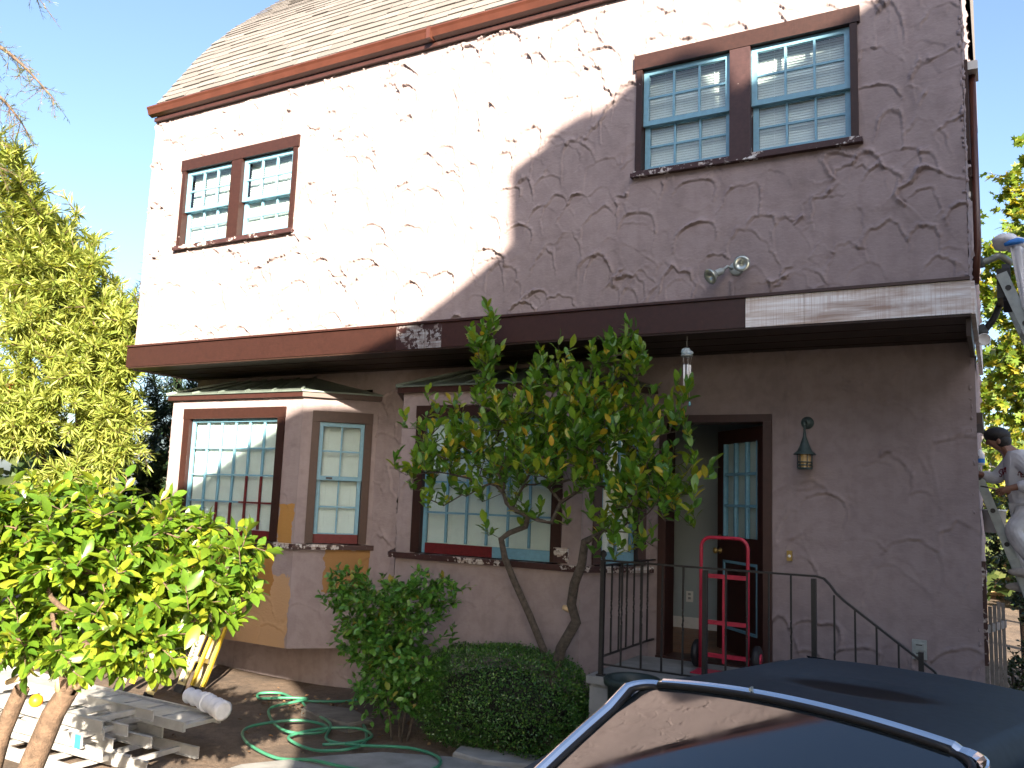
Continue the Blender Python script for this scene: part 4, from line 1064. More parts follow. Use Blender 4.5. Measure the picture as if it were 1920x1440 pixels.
# right hand background
cloud_tree('plane_tree', 'tall plane tree with yellow green autumn leaves behind the right corner', 'tree', (.9, 9.5, 0),
    [(.9, 9.5, 0), (.75, 9.6, 1.8), (.55, 9.7, 3.6), (.45, 9.8, 5.2), (.4, 9.8, 6.6)],
    [((.55, 9.6, 6.4), (1.2, 1.2, 1.3), 1.2), ((.75, 9.9, 7.9), (.9, .9, 1.1), 1.0), ((.3, 9.9, 4.6), (1.2, 1.2, 1.1), 1.1), ((1.2, 9.6, 5.2), (1.2, 1.1, 1.4), 1.), ((.4, 10.2, 3.4), (1.2, 1.0, .8), 1.)],
    760, 'lobed', (.13, .03), 12, .45, M['maple_leaf'], M['bark_grey'], 61, start_r=(.13, .05), group='plane trees behind the right corner', droop=.3, ang=1.2)
cloud_tree('plane_tree', 'farther plane tree, its darker foliage low beside the painter', 'tree', (1.6, 13.0, 0),
    [(1.6, 13.0, 0), (1.4, 13, 1.8), (1.1, 13, 3.4), (.9, 13, 5.0)],
    [((.6, 12.8, 4.6), (1.5, 1.2, 1.5), 1.2), ((1.0, 12.9, 6.6), (1.4, 1.2, 1.3), .8), ((.2, 12.7, 2.8), (1.3, 1.0, 1.1), 1.1), ((2.0, 13, 4.0), (1.4, 1.2, 1.8), 1.)],
    520, 'lobed', (.14, .03), 12, .5, M['maple_leaf'], M['bark_grey'], 63, start_r=(.15, .06), group='plane trees behind the right corner', droop=.3, ang=1.2)
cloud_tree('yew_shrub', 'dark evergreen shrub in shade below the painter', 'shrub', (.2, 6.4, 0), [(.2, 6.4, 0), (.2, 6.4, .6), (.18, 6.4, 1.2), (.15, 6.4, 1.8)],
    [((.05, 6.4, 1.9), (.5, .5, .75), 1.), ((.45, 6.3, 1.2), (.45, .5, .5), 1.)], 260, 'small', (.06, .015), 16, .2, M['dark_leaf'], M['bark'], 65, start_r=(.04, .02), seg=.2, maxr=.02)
cloud_tree('low_shrub', 'tangled brownish low shrub beside the wooden gate', 'shrub', (.05, 3.4, 0), [(.08, 3.4, 0), (.06, 3.4, .3), (.05, 3.4, .6)],
    [((.10, 3.4, .62), (.30, .35, .36), 1.), ((.4, 3.6, .8), (.35, .35, .45), 1.)], 170, 'small', (.045, .012), 9, .2, M['dark_leaf'], M['bark_grey'], 66, start_r=(.03, .015), seg=.12, maxr=.014)
cloud_tree('round_shrub', 'rounded dark shrub behind the gate at the right edge', 'shrub', (.42, 5.0, 0), [(.42, 5, 0), (.40, 5, .5), (.38, 5, .9)],
    [((.36, 5.0, 1.22), (.36, .4, .38), 1.)], 200, 'small', (.05, .012), 16, .16, M['dark_leaf'], M['bark'], 67, start_r=(.03, .02), seg=.15, maxr=.015)
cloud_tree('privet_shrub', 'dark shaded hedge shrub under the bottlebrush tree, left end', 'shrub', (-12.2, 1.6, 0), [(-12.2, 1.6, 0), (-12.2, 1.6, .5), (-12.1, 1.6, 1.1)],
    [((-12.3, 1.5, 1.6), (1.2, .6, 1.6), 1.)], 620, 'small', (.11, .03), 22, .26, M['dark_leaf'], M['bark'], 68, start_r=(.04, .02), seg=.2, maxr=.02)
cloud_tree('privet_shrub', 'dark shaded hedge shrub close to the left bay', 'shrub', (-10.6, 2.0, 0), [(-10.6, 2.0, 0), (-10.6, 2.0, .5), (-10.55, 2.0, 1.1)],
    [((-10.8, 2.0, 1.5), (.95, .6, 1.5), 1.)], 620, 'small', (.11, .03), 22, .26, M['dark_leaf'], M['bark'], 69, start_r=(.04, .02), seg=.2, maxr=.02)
# dry leaf litter on the dirt
g = np.random.default_rng(71); k = 120
pos = np.stack([g.normal(-6.1, .35, k), g.normal(.12, .16, k), np.full(k, .015)], -1); pos = np.concatenate([pos, np.stack([g.uniform(-7, -4.2, 130), g.uniform(-1.8, .6, 130), np.full(130, .01)], -1)])
M['dry'] = leaf_mat('dry leaf', [(0, (.10, .055, .03)), (.6, (.18, .10, .05)), (1, (.30, .2, .11))], .1, .8)
ll = leaf_mesh('dead_leaves', 'oval', pos, g.normal(size=(250, 3)) * [1, 1, .25], g.normal(size=(250, 3)) * .5 + [0, 0, 1], g.uniform(.02, .06, 250), M['dry'], None)
tag(ll, 'scattered dry leaves and litter on the bare dirt', 'leaf litter', kind='stuff')
# ------------------------------------------------------------------ stoop, railing and what stands there
LZ = .75
st = thing('stoop', 'concrete stoop with steps leading down to the right from the doorway', 'steps', (-2, .3, 0))
b = MB(); b.box(-2.90, -1.15, -.22, .92, -.05, LZ - .06); b.build('landing_base', M['concrete'], st)
b = MB(); b.box(-2.93, -1.13, -.25, .925, LZ - .058, LZ); b.build('landing_slab', M['concrete'], st)
for k in range(3):
    b = MB(); b.box(-1.15 + k * .28 + .001, -1.15 + (k + 1) * .28, -.22, .92, -.05, LZ - (k + 1) * .187); b.build('step', M['concrete'], st)
for k in range(3):
    for j in range(2):
        b = MB(); b.box(-2.915, -2.902, -.21 + j * .40, .17 + j * .40, .02 + k * .22, .225 + k * .22); b.build('block', M['concrete'], st)
        b = MB(); b.box(-2.88 + j * .45, -2.44 + j * .45, -.236, -.222, .02 + k * .22, .225 + k * .22); b.build('block', M['concrete'], st)

rl = thing('railing', 'black wrought iron railing round the stoop and down its steps', 'railing', (-2.82, -.2, LZ))
RY = -.19
def post(x, y, z0, z1, w, finial=False):
    b = MB(); b.box(x - w / 2, x + w / 2, y - w / 2, y + w / 2, z0, z1)
    b.box(x - w * .9, x + w * .9, y - w * .9, y + w * .9, z0, z0 + .012)
    if finial: b.lathe([(0.004, 0), (.02, .005), (.014, .015), (.03, .04), (.024, .065), (0, .08)], (x, y, z1), n=10)
    return b.build('post', M['iron'], rl)
post(-2.83, RY, LZ, 1.66, .034, True); post(-1.985, RY, LZ, 1.635, .036); post(-1.19, RY, LZ - .19, 1.635, .034); post(-.50, RY, .10, 1.20, .034)
b = MB(); b.bar((-2.83, RY, 1.655), (-1.17, RY, 1.652), .032, .014)
cur = [(-1.17, RY, 1.652), (-1.12, RY, 1.640), (-1.08, RY, 1.60), (-1.04, RY, 1.545), (-.99, RY, 1.50), (-.42, RY, 1.085), (-.40, RY, 1.05)]
for a, c in zip(cur, cur[1:]): b.bar(a, c, .032, .014)
b.build('handrail', M['iron'], rl)
b = MB(); b.bar((-2.82, RY, 1.615), (-2.82, .985, 1.615), .026, .013); b.build('top_rail', M['iron'], rl)
b = MB(); b.bar((-2.82, RY, .90), (-2.82, .985, .90), .022, .012); b.build('bottom_rail', M['iron'], rl)
b = MB(); b.bar((-2.82, RY, .84), (-1.2, RY, .84), .022, .012); b.build('bottom_rail', M['iron'], rl)
def baluster(x, y, z0, z1):
    b = MB(); L = z1 - z0; w = .013
    b.box(x - w / 2, x + w / 2, y - w / 2, y + w / 2, z0, z0 + L * .40)
    n = 10
    for k in range(n):        # twisted middle
        pass
    pts = [(x + .002 * math.cos(k * 1.2), y + .002 * math.sin(k * 1.2), z0 + L * (.40 + .2 * k / n)) for k in range(n + 1)]
    b.tube(pts, [.0065 + .002 * (k % 2) for k in range(n + 1)], 6); b.box(x - w / 2, x + w / 2, y - w / 2, y + w / 2, z0 + L * .60, z1)
    b.build('baluster', M['iron'], rl)
for k in range(1, 7): baluster(-2.82, RY + k * .168, .90, 1.61)
for k in range(1, 5): baluster(-2.83 + k * .168, RY, .84, 1.648)
for k in range(1, 5): baluster(-1.985 + k * .159, RY, .84, 1.648)
for k in range(1, 5):
    x = -1.19 + k * .138; 
    if k == 5: continue
    baluster(x, RY, max(.1, LZ - .187 * (1 + int((x + 1.15) / .28))), 1.50 - (x + .99) * .728 if x > -.99 else 1.53)

ht = thing('hand_truck', 'red tubular hand truck standing upright in the doorway', 'hand truck', (-2.07, .62, LZ))
hy_ = .62; z0 = LZ + .02; x0_, x1_ = -2.265, -1.865; zt = 1.86; rr_ = .085
pts = [(x0_, hy_, z0), (x0_, hy_, zt - rr_)] + [(x0_ + rr_ - rr_ * math.cos(a), hy_, zt - rr_ + rr_ * math.sin(a)) for a in np.linspace(.15, math.pi / 2, 6)] + [(x1_ - rr_ + rr_ * math.sin(a), hy_, zt - rr_ + rr_ * math.cos(a)) for a in np.linspace(0, math.pi / 2 - .15, 6)] + [(x1_, hy_, zt - rr_), (x1_, hy_, z0)]
b = MB(); b.tube(pts, .0155, 10); b.build('frame', M['redmetal'], ht)
for z in (1.535, 1.15, .88): b = MB(); b.box(x0_ + .01, x1_ - .01, hy_ - .006, hy_ + .006, z - .018, z + .018); b.build('crossbar', M['redmetal'], ht)
b = MB(); b.box(-2.078, -2.05, hy_ - .008, hy_ + .004, z0 + .05, 1.52); b.build('centre_strap', M['redmetal'], ht)
b = MB(); b.box(x0_ - .02, x1_ + .02, hy_ - .22, hy_ + .012, z0 - .018, z0 - .010); b.build('toe_plate', M['redmetal'], ht)
for x in (x0_ - .055, x1_ + .055):
    b = MB(); b.lathe([(.02, -.03), (.095, -.03), (.115, -.015), (.115, .015), (.095, .03), (.02, .03)], (x, hy_ + .09, z0 + .10), (1, 0, 0), 18); w_ = b.build('wheel', M['rubber'], ht)
    b = MB(); b.lathe([(0, -.034), (.05, -.034), (.05, .034), (0, .034)], (x, hy_ + .09, z0 + .10), (1, 0, 0), 14); b.build('hub', M['redmetal'], w_)
b = MB(); b.tube([(x0_ - .06, hy_ + .09, z0 + .10), (x1_ + .06, hy_ + .09, z0 + .10)], .009, 8); b.build('axle', M['greymetal'], ht)

bn = thing('planter_tub', 'black plastic tub with white scrawl, between the stoop and the car', 'tub', (-2.42, -.55, 0))
b = MB(); b.lathe([(.001, .0), (.155, .0), (.175, .55), (.185, .79), (.21, .79), (.215, .83), (.20, .845), (.185, .835), (.175, .78), (.165, .55), (.14, .12), (.001, .12)], (-2.42, -.55, 0), n=28); b.build('body', M['binplastic'], bn)
b = MB()
for (a0, z0_), (a1, z1_) in (((-1.98, .71), (-1.86, .675)), ((-1.86, .675), (-1.80, .64)), ((-1.98, .655), (-1.96, .57)), ((-1.72, .70), (-1.66, .645)), ((-1.64, .69), (-1.60, .62)), ((-1.94, .60), (-1.88, .59))):
    p0, p1 = [Vector((-2.42 + .184 * math.cos(a), -.55 + .184 * math.sin(a), z)) for a, z in ((a0, z0_), (a1, z1_))]; b.bar(p0, p1, .012, .006)
b.build('white_scrawl', M['white'], bn)

# fixtures
fl = thing('flood_light', 'twin head flood light fixed to the upper wall above the stripped fascia', 'light', (-1.80, -.02, 4.03))
c0 = Vector((-1.80, 0, 4.035))
b = MB(); b.lathe([(0, .03), (.05, .03), (.058, .02), (.06, 0)], c0, (0, -1, 0), 18); b.build('base_plate', M['greymetal'], fl)
b = MB(); b.lathe([(0, .004), (.012, .004), (.012, .0)], c0 + Vector((.0, -.031, .008)), (0, -1, 0), 10); b.build('cover_screw', M['white'], fl)
for sx, dirv, hc in ((-1, Vector((-.55, -.70, -.50)), c0 + Vector((-.10, -.09, -.03))), (1, Vector((.08, -.96, -.06)), c0 + Vector((.085, -.10, -.015)))):
    d = dirv.normalized()
    b = MB(); b.tube([c0 + Vector((sx * .03, -.03, 0)), c0 + Vector((sx * .06, -.06, .012)), hc], [.011, .012, .014], 8); b.lathe([(.024, -.01), (.03, .01), (.03, .06), (.022, .07)], hc, d, 14); arm = b.build('lamp_holder', M['greymetal'], fl)
    b = MB(); b.lathe([(.02, .055), (.035, .075), (.062, .115), (.066, .13), (.062, .134)], hc, d, 22); b.build('reflector', M['lens'], arm)
    b = MB(); b.lathe([(.061, .131), (.05, .135), (.03, .128), (.018, .12), (.014, .105), (0, .10)], hc, d, 22); b.build('lens', M['lens'], arm)

ln = thing('wall_lantern', 'dark metal lantern with conical hood hanging right of the door', 'lantern', (-1.44, .8, 2.5))
b = MB(); b.lathe([(0, .035), (.03, .03), (.052, .012), (.055, 0)], (-1.443, .985, 2.875), (0, -1, 0), 20); b.build('back_plate', M['verdigris'], ln)
lc = Vector((-1.44, .84, 2.55))
b = MB(); b.tube([(-1.443, .95, 2.875), (-1.442, .89, 2.89), (-1.441, .85, 2.875), (-1.44, .84, 2.83)], .007, 8)
for k in range(3): b.lathe([(.004, -.012), (.012, 0), (.004, .012)], lc + Vector((0, 0, .27 - k * .018)), n=8)
b.build('bracket', M['verdigris'], ln)
b = MB(); b.lathe([(.008, .235), (.014, .215), (.012, .20), (.04, .12), (.062, .07), (.092, .045), (.094, .038), (.06, .05)], lc, n=18); b.build('hood', M['verdigris'], ln)
b = MB()
for k in range(6):
    a = k * math.pi / 3; b.tube([lc + Vector((.06 * math.cos(a), .06 * math.sin(a), .05)), lc + Vector((.058 * math.cos(a), .058 * math.sin(a), -.075))], .0045, 6)
for z in (-.03, -.055, -.08): b.lathe([(.055, z), (.063, z), (.063, z + .010), (.055, z + .010)], lc, n=18)
b.lathe([(0, -.088), (.06, -.085), (.06, -.078), (0, -.075)], lc, n=18)
b.build('cage', M['verdigris'], ln)
b = MB(); b.lathe([(.05, .04), (.05, -.075)], lc, n=18); b.build('glass', M['amber'], ln)

wc = thing('wind_chime', 'small wind chime with pale tubes hanging under the fascia', 'wind chime', (-2.23, .02, 3.35))
wcx, wcy, wcz = -2.23, .06, 3.375
b = MB(); b.tube([(wcx, wcy, ZBAND - .012), (wcx, wcy, wcz + .05)], .0015, 5); b.build('cord', M['white'], wc)
b = MB(); b.blob((wcx - .008, wcy, wcz + .012), (.042, .03, .032), 12, 7, .12, 3); b.blob((wcx + .025, wcy, wcz), (.03, .02, .018), 8, 5, .1, 4); b.lathe([(0, .045), (.01, .04), (.004, .02)], (wcx + .015, wcy, wcz), n=8); b.build('shell_ornament', simple('pale blue shell', (.42, .52, .58), .4, var=.3, scale=60), wc)
b = MB(); b.lathe([(0, -.006), (.05, -.006), (.052, 0), (.05, .006), (0, .006)], (wcx, wcy, wcz - .022), n=18); b.build('top_disc', M['greymetal'], wc)
for k, (a, Lk) in enumerate(((0, .17), (1.4, .21), (2.7, .165), (4.2, .20), (5.3, .18))):
    x, y = wcx + .028 * math.cos(a), wcy + .028 * math.sin(a)
    b = MB(); b.tube([(wcx + .042 * math.cos(a), wcy + .042 * math.sin(a), wcz - .03), (x, y, wcz - .10)], .0012, 4); b.build('string', M['white'], wc)
    b = MB(); b.tube([(x, y, wcz - .10), (x, y, wcz - .10 - Lk)], .0085, 10); b.build('tube', M['white'], wc)
b = MB(); b.tube([(wcx, wcy, wcz - .03), (wcx + .025, wcy, wcz - .16), (wcx + .027, wcy, wcz - .40)], .0015, 5); b.build('string', M['white'], wc)
b = MB(); b.lathe([(0, -.004), (.012, -.003), (.012, .003), (0, .004)], (wcx + .025, wcy, wcz - .16), n=12); b.build('clapper', M['white'], wc)
b = MB(); b.blob((wcx + .027, wcy, wcz - .425), (.012, .006, .022), 8, 5); b.build('wind_catcher', simple('glass bead', (.12, .32, .36), .2), wc)

db = thing('doorbell', 'small brass doorbell button on the wall right of the door', 'doorbell', (-1.598, .98, 1.727))
b = MB(); b.box(-1.62, -1.576, .968, .99, 1.685, 1.77); b.build('plate', M['brass'], db)
b = MB(); b.lathe([(0, .012), (.012, .010), (.013, 0)], (-1.598, .968, 1.725), (0, -1, 0), 12); b.build('button', M['white'], db)
oc = thing('outdoor_socket', 'grey weatherproof socket box low on the wall above the rail end', 'socket', (-.6, .97, 1.06))
b = MB(); b.box(-.65, -.545, .955, .99, .985, 1.135); b.build('cover_plate', M['greymetal'], oc)
for z in (1.02, 1.085):
    b = MB(); b.box(-.635, -.56, .940, .954, z - .026, z + .026); f_ = b.build('flap', M['greymetal'], oc); b = MB(); b.box(-.62, -.575, .936, .9395, z + .010, z + .017); b.build('hinge', M['iron'], f_)

# ------------------------------------------------------------------ garden hose, stones
def smooth_path(P, k=6, closed=False):
    P = [np.array(p, float) for p in P]; out = []
    for i in range(len(P) - 1):
        p0, p1, p2, p3 = P[max(i - 1, 0)], P[i], P[i + 1], P[min(i + 2, len(P) - 1)]
        for t in np.linspace(0, 1, k, endpoint=False):
            out.append(.5 * ((2 * p1) + (-p0 + p2) * t + (2 * p0 - 5 * p1 + 4 * p2 - p3) * t * t + (-p0 + 3 * p1 - 3 * p2 + p3) * t ** 3))
    out.append(P[-1]); return out
hp = [(-5.15, .93, .62), (-5.3, .90, .50), (-5.55, .80, .22), (-5.80, .55, .03), (-6.05, .22, .022), (-6.30, .12, .03), (-6.62, .24, .022), (-6.78, .10, .022), (-6.62, -.06, .022), (-6.40, .02, .045), (-6.18, .15, .045), (-6.16, -.02, .05), (-6.25, -.28, .022), (-5.95, -.58, .022), (-5.62, -.78, .022), (-5.40, -.78, .022), (-5.28, -.62, .022), (-5.42, -.45, .022), (-5.68, -.52, .04), (-5.90, -.80, .022), (-5.82, -1.05, .022), (-5.50, -1.28, .022), (-5.05, -1.42, .022), (-4.70, -1.42, .068), (-4.35, -1.40, .068), (-4.0, -1.32, .068), (-3.82, -1.05, .068), (-3.95, -.78, .068), (-4.3, -.70, .066), (-4.75, -.82, .04), (-5.1, -.78, .022), (-5.35, -.45, .045), (-5.85, -.15, .022), (-6.15, .05, .03)]
hp2 = [(-5.95, -.05, .022), (-5.55, -.02, .022), (-5.25, -.15, .022), (-4.98, -.40, .022), (-4.75, -.72, .03), (-4.72, -.98, .045), (-4.95, -1.08, .022), (-5.25, -1.02, .022), (-5.42, -.88, .022), (-5.30, -.58, .04), (-5.05, -.42, .045), (-4.82, -.52, .04), (-4.80, -.75, .04), (-5.0, -.95, .03)]
b = MB(); b.tube(smooth_path(hp), .0130, 9)
ho = b.build('garden_hose', M['hose']); tag(ho, 'green garden hose lying in loose loops on the dirt and path', 'hose')
b = MB(); b.tube(smooth_path(hp2), .0130, 9); b.build('hose_loop', M['hose'], ho)
b = MB(); b.tube([(-5.15, .93, .62), (-5.15, .99, .64)], .02, 10); b.lathe([(.03, -.01), (.03, .01)], (-5.15, .95, .66), (0, 0, 1), 10); b.build('tap', M['brass'], ho)
def slab(name, label, poly, z0, z1, mat):
    b = MB(); n = len(poly); cx = sum(p[0] for p in poly) / n; cy = sum(p[1] for p in poly) / n
    lo = [(x, y, z0) for x, y in poly]; mid = [(x, y, z1 - .015) for x, y in poly]; hi = [(cx + (x - cx) * .95, cy + (y - cy) * .95, z1 + rnd.uniform(-.004, .004)) for x, y in poly]
    b.add(lo + mid + hi, [(i, (i + 1) % n, n + (i + 1) % n, n + i) for i in range(n)] + [(n + i, n + (i + 1) % n, 2 * n + (i + 1) % n, 2 * n + i) for i in range(n)] + [tuple(range(2 * n, 3 * n))])
    o = b.build(name, mat); return tag(o, label, 'stone')
slab('flagstone', 'half buried flagstone lying inside the hose loops', [(-6.05, .02), (-5.55, .10), (-5.12, -.12), (-5.20, -.38), (-5.6, -.30), (-5.95, -.18)], -.03, .05, M['stone'])
slab('paving_slab', 'square grey slab at the foot of the box shrub', [(-3.98, -.42), (-3.30, -.30), (-3.18, -.52), (-3.62, -.66), (-3.92, -.62)], .03, .085, M['concrete'])

# ------------------------------------------------------------------ ladders
def ladder(name, label, T, length, width, railh, railt, mat, cat='ladder', group=None, nr=None, feet=None, tape=None, loc=(0, 0, 0), slots=False):
    """T(s, w, h): along, across, thickness to world"""
    t = thing(name, label, cat, loc, group)
    for sgn in (-1, 1):
        w0 = sgn * width / 2
        b = MB(); a0, a1 = sorted((w0, w0 - sgn * railt)); b.box(0, length, a0, a1, 0, railh, T)
        e0, e1 = sorted((w0 - sgn * railt * .9, w0 - sgn * .028)); b.box(.002, length - .002, e0, e1, .001, .007, T); b.box(.002, length - .002, e0, e1, railh - .007, railh - .001, T)
        r_ = b.build('rail', mat, t)
        if feet:
            f0, f1 = sorted((w0 + sgn * .004, w0 - sgn * .034)); b = MB(); b.box(-.02, .07, f0, f1, -.004, railh + .004, T); b.build('rubber_foot', M['rubber'], r_)
        if tape and sgn == tape:
            f0, f1 = sorted((w0 + sgn * .0025, w0 - sgn * .002)); b = MB(); b.box(length - .075, length - .01, f0, f1, -.002, railh + .002, T); b.build('blue_label', M['tape'], r_)
        if slots:
            for k in range(int(length / .305)):
                s = .18 + k * .305; f0, f1 = sorted((w0 + sgn * .006, w0)); b = MB(); c = [Vector(T(s + .022 * math.cos(a), q, railh / 2 + .022 * math.sin(a))) for q in (f1 if sgn > 0 else f0, f0 if sgn > 0 else f1) for a in np.linspace(0, 6.283, 9)[:-1]]
                b.add(c, [tuple(range(8)), tuple(range(15, 7, -1))] + [(i, (i + 1) % 8, 8 + (i + 1) % 8, 8 + i) for i in range(8)]); b.build('rung_end', M['iron' if slots == 'dark' else 'alu'], r_)
    for k in range(nr or int(length / .305)):
        s = .18 + k * .305
        if s > length - .05: break
        b = MB(); b.box(s - .016, s + .016, -width / 2 + railt, width / 2 - railt, railh * .3, railh * .72, T); b.build('rung', M['alu'], t)
    return t

def flatT(ox, oy, oz, ang, tilt=0.):
    ca, sa = math.cos(ang), math.sin(ang)
    return lambda s, w, h: (ox + s * ca - w * sa, oy + s * sa + w * ca, oz + h + s * tilt)
# pile of aluminium ladders lying along the yard's left side; far ends point left, near ends (s=length) to the right
specs = [(-9.3, -2.08, .01, .02, 3.75, .50, 'bottom ladder of the aluminium pile'), (-9.5, -2.40, .02, -.01, 3.75, .42, 'dented low ladder sticking out at the near side of the pile'), (-9.2, -1.92, .105, -.03, 3.25, .46, 'second layer ladder of the pile, far side'),
         (-9.1, -2.30, .115, .01, 3.35, .44, 'second layer ladder of the pile, near side with open channel end'), (-9.4, -2.02, .195, -.015, 3.45, .52, 'wide ladder lying across the upper layer of the pile'),
         (-9.3, -2.42, .20, .02, 3.40, .40, 'ladder with a blue label at its end, near side of the pile'), (-9.0, -2.20, .285, .0, 3.15, .46, 'topmost aluminium ladder of the pile')]
for i, (x, y, z, a, L_, w_, lab) in enumerate(specs):
    ladder('extension_ladder', 'sunlit ' + lab if i > 3 else lab, flatT(x, y, z, a), L_, w_, .088, .012, M['alu'], group='aluminium ladders piled on the dirt', tape=-1 if 'blue' in lab else None, loc=(x, y, z), slots=True)
# flat aluminium plank on top, and a rolled drop cloth
pk = thing('work_plank', 'pale aluminium work plank lying on the far side of the ladder pile', 'plank', (-7, -1.65, .3))
T = flatT(-9.0, -1.60, .21, -.02)
b = MB(); b.box(0, 3.35, -.17, .17, .02, .05, T); b.build('deck', M['alu'], pk)
for w_ in (-.175, .175): b = MB(); b.box(0, 3.36, w_ - .012, w_ + .012, 0, .075, T); b.build('edge_rail', M['alu'], pk)
for k in range(5): b = MB(); b.box(2.0 + k * .3, 2.1 + k * .3, -.16, .16, .051, .06, T); b.build('cleat', M['alu'], pk)
rc = thing('drop_cloth', 'white rolled drop cloth lying on the end of the ladder pile', 'cloth', (-5.6, -1.5, .4))
b = MB()
pp = [(-6.05, -1.48, .375), (-5.9, -1.5, .37), (-5.72, -1.53, .36), (-5.58, -1.56, .345), (-5.52, -1.57, .335)]
b.tube(smooth_path(pp, 5), [.055 + .012 * math.sin(i * 2.1) + .02 * (i / 20) for i in range(21)], 14); b.build('roll', M['rag'], rc)
b = MB(); b.tube([(-5.78, -1.52, .362), (-5.765, -1.522, .362)], .079, 14); b.build('fold', M['rag'], rc)

def step_ladder(label, o, lean, width, H, mat, group, depth=.10, yaw=0.0):
    """folded fibreglass step ladder leaning back against the bay; front rails with steps, rear rails close behind"""
    t = thing('step_ladder', label, 'step ladder', o, group)
    o = Vector(o); ax = Vector((lean[0], lean[1], 1)).normalized(); wv = Vector((math.cos(yaw), math.sin(yaw), 0)); wv = (wv - ax * wv.dot(ax)).normalized(); nv = ax.cross(wv)   # towards the viewer: -nv
    if nv.y > 0: nv = -nv
    P = lambda w, s, d: o + wv * w + ax * s + nv * d
    def box(b, w0, w1, s0, s1, d0, d1, tw=1.0):
        vs = [P(w * (1 if s == s0 else tw), s, d) for s in (s0, s1) for w, d in ((w0, d0), (w1, d0), (w1, d1), (w0, d1))]
        b.add(vs, [(0, 3, 2, 1), (4, 5, 6, 7), (0, 1, 5, 4), (1, 2, 6, 5), (2, 3, 7, 6), (3, 0, 4, 7)])
    for sg in (-1, 1):
        a, c = sorted((sg * width / 2, sg * (width / 2 - .012)))
        b = MB(); box(b, a, c, .06, H, 0, .085, .78)
        e, f_ = sorted((sg * (width / 2 - .012), sg * (width / 2 - .036)))
        box(b, e, f_, .061, H - .001, .072, .084, .78); box(b, e, f_, .061, H - .001, .001, .012, .78)
        r_ = b.build('front_rail', mat, t)
        b = MB(); e, f_ = sorted((sg * (width / 2 + .004), sg * (width / 2 - .040))); box(b, e, f_, -.0, .08, -.003, .088, .98); b.build('rubber_foot', M['rubber'], r_)
        b = MB()
        for k in range(9):                       # faded dark lettering along the rail, too worn to read
            s = .25 + k * .034; q = sg * (width / 2 + .001) * (1 - .22 * s / H)
            e, f_ = sorted((q, q + sg * .0015)); box(b, e, f_, s, s + .022, .028 + .006 * (k % 3), .056, 1)
        b.build('worn_print', M['ink'], r_)
        a, c = sorted((sg * (width / 2 - .045), sg * (width / 2 - .10)))
        b = MB(); box(b, a, c, .10, H - .05, -.055, -.03, .8); b.build('rear_rail', M['yellow'], t)
    k = 0; s = .33
    while s < H - .1:
        q = width / 2 * (1 - .22 * s / H)
        b = MB(); box(b, -q + .014, q - .014, s, s + .045, -.01, .088); stp = b.build('step', M['alu'], t)
        if k == 0:
            for sg in (-1, 1):                   # curved brace under the lowest step
                b = MB(); pts = [P(sg * (q + .02 - (q * .95) * (1 - math.cos(x)) ), s - .22 + .22 * math.sin(x), .04) for x in np.linspace(0, math.pi / 2, 8)]
                b.tube(pts, .014, 6); b.build('curved_brace', M['alu'], stp)
        s += .305; k += 1
    b = MB(); box(b, -width * .42, width * .42, H - .01, H + .05, -.10, .10); b.build('top_cap', M['yellow'], t)
    return t
step_ladder('stained step ladder with an arched lower brace, partly sunlit, nearest the pile', (-7.70, -.70, 0), (.10, .36), .50, 1.30, M['dirty_yellow'], 'step ladders leaning by the left bay')
step_ladder('step ladder with bright yellow rear rails leaning under the left bay', (-7.34, -.32, 0), (.10, .34), .44, 1.40, M['dirty_yellow'], 'step ladders leaning by the left bay', yaw=R(112))

# ------------------------------------------------------------------ gate, fence, far house
gt = thing('wooden_gate', 'grey wooden gate of upright boards beside the right corner', 'gate', (-.1, 2.6, 0))
for k in range(5):
    b = MB(); x = -.168 + k * .035; b.box(x, x + .032, 2.4 + .16 * k, 2.425 + .16 * k, .03, 1.30 + .02 * (k == 3)); b.build('board', M['fence'], gt)
b = MB(); b.box(-.19, -.15, 2.35, 2.40, 0, 1.25); b.build('post', M['fence'], gt)
b = MB(); b.bar((-.16, 2.44, .3), (.0, 3.12, .3), .03, .07); b.bar((-.16, 2.44, 1.1), (.0, 3.12, 1.1), .03, .07); b.build('ledge_rail', M['fence'], gt)
fh = thing('neighbour_house', 'tan house far behind the gate, glimpsed through the shrubs', 'house', (0, 21, 0))
b = MB(); b.box(-6, 9, 21, 27, 0, 3.0); b.build('wall', M['tan'], fh)
b = MB(); b.prism([(-6.4, 20.5, 3.0), (-6.4, 27.5, 3.0), (-6.4, 24, 4.8)], (15.8, 0, 0)); b.build('roof', M['shingle'], fh)
for x in (-.6, .55, 2.2):
    b = MB(); b.box(x, x + .7, 20.95, 20.995, 1.2, 2.3); f_ = b.build('window', M['white'], fh); b = MB(); b.box(x + .08, x + .62, 20.93, 20.945, 1.28, 2.22); b.build('pane', M['glass'], f_)
# distant line of trees and houses' hedge closing the horizon
M['far_green'] = leaf_mat('distant foliage', [(0, (.03, .06, .015)), (.6, (.05, .085, .02)), (1, (.10, .11, .03))], .2, .6)
g = np.random.default_rng(81); k = 9000
an = np.concatenate([g.uniform(-2.6, -.75, k // 2), g.uniform(-.15, .9, k - k // 2)]); Rr = g.uniform(24, 30, k)
hh = 3.2 + 1.2 * np.sin(an * 9) + .8 * np.sin(an * 23 + 1)
pos = np.stack([Rr * np.sin(an), -6.8 + Rr * np.cos(an), g.uniform(0, 1, k) * hh], -1)
wd = leaf_mesh('far_trees', 'small', pos, g.normal(size=(k, 3)), g.normal(size=(k, 3)), g.uniform(.5, .95, k), M['far_green'], None)
tag(wd, 'distant belt of trees beyond the yard', 'trees', kind='stuff')
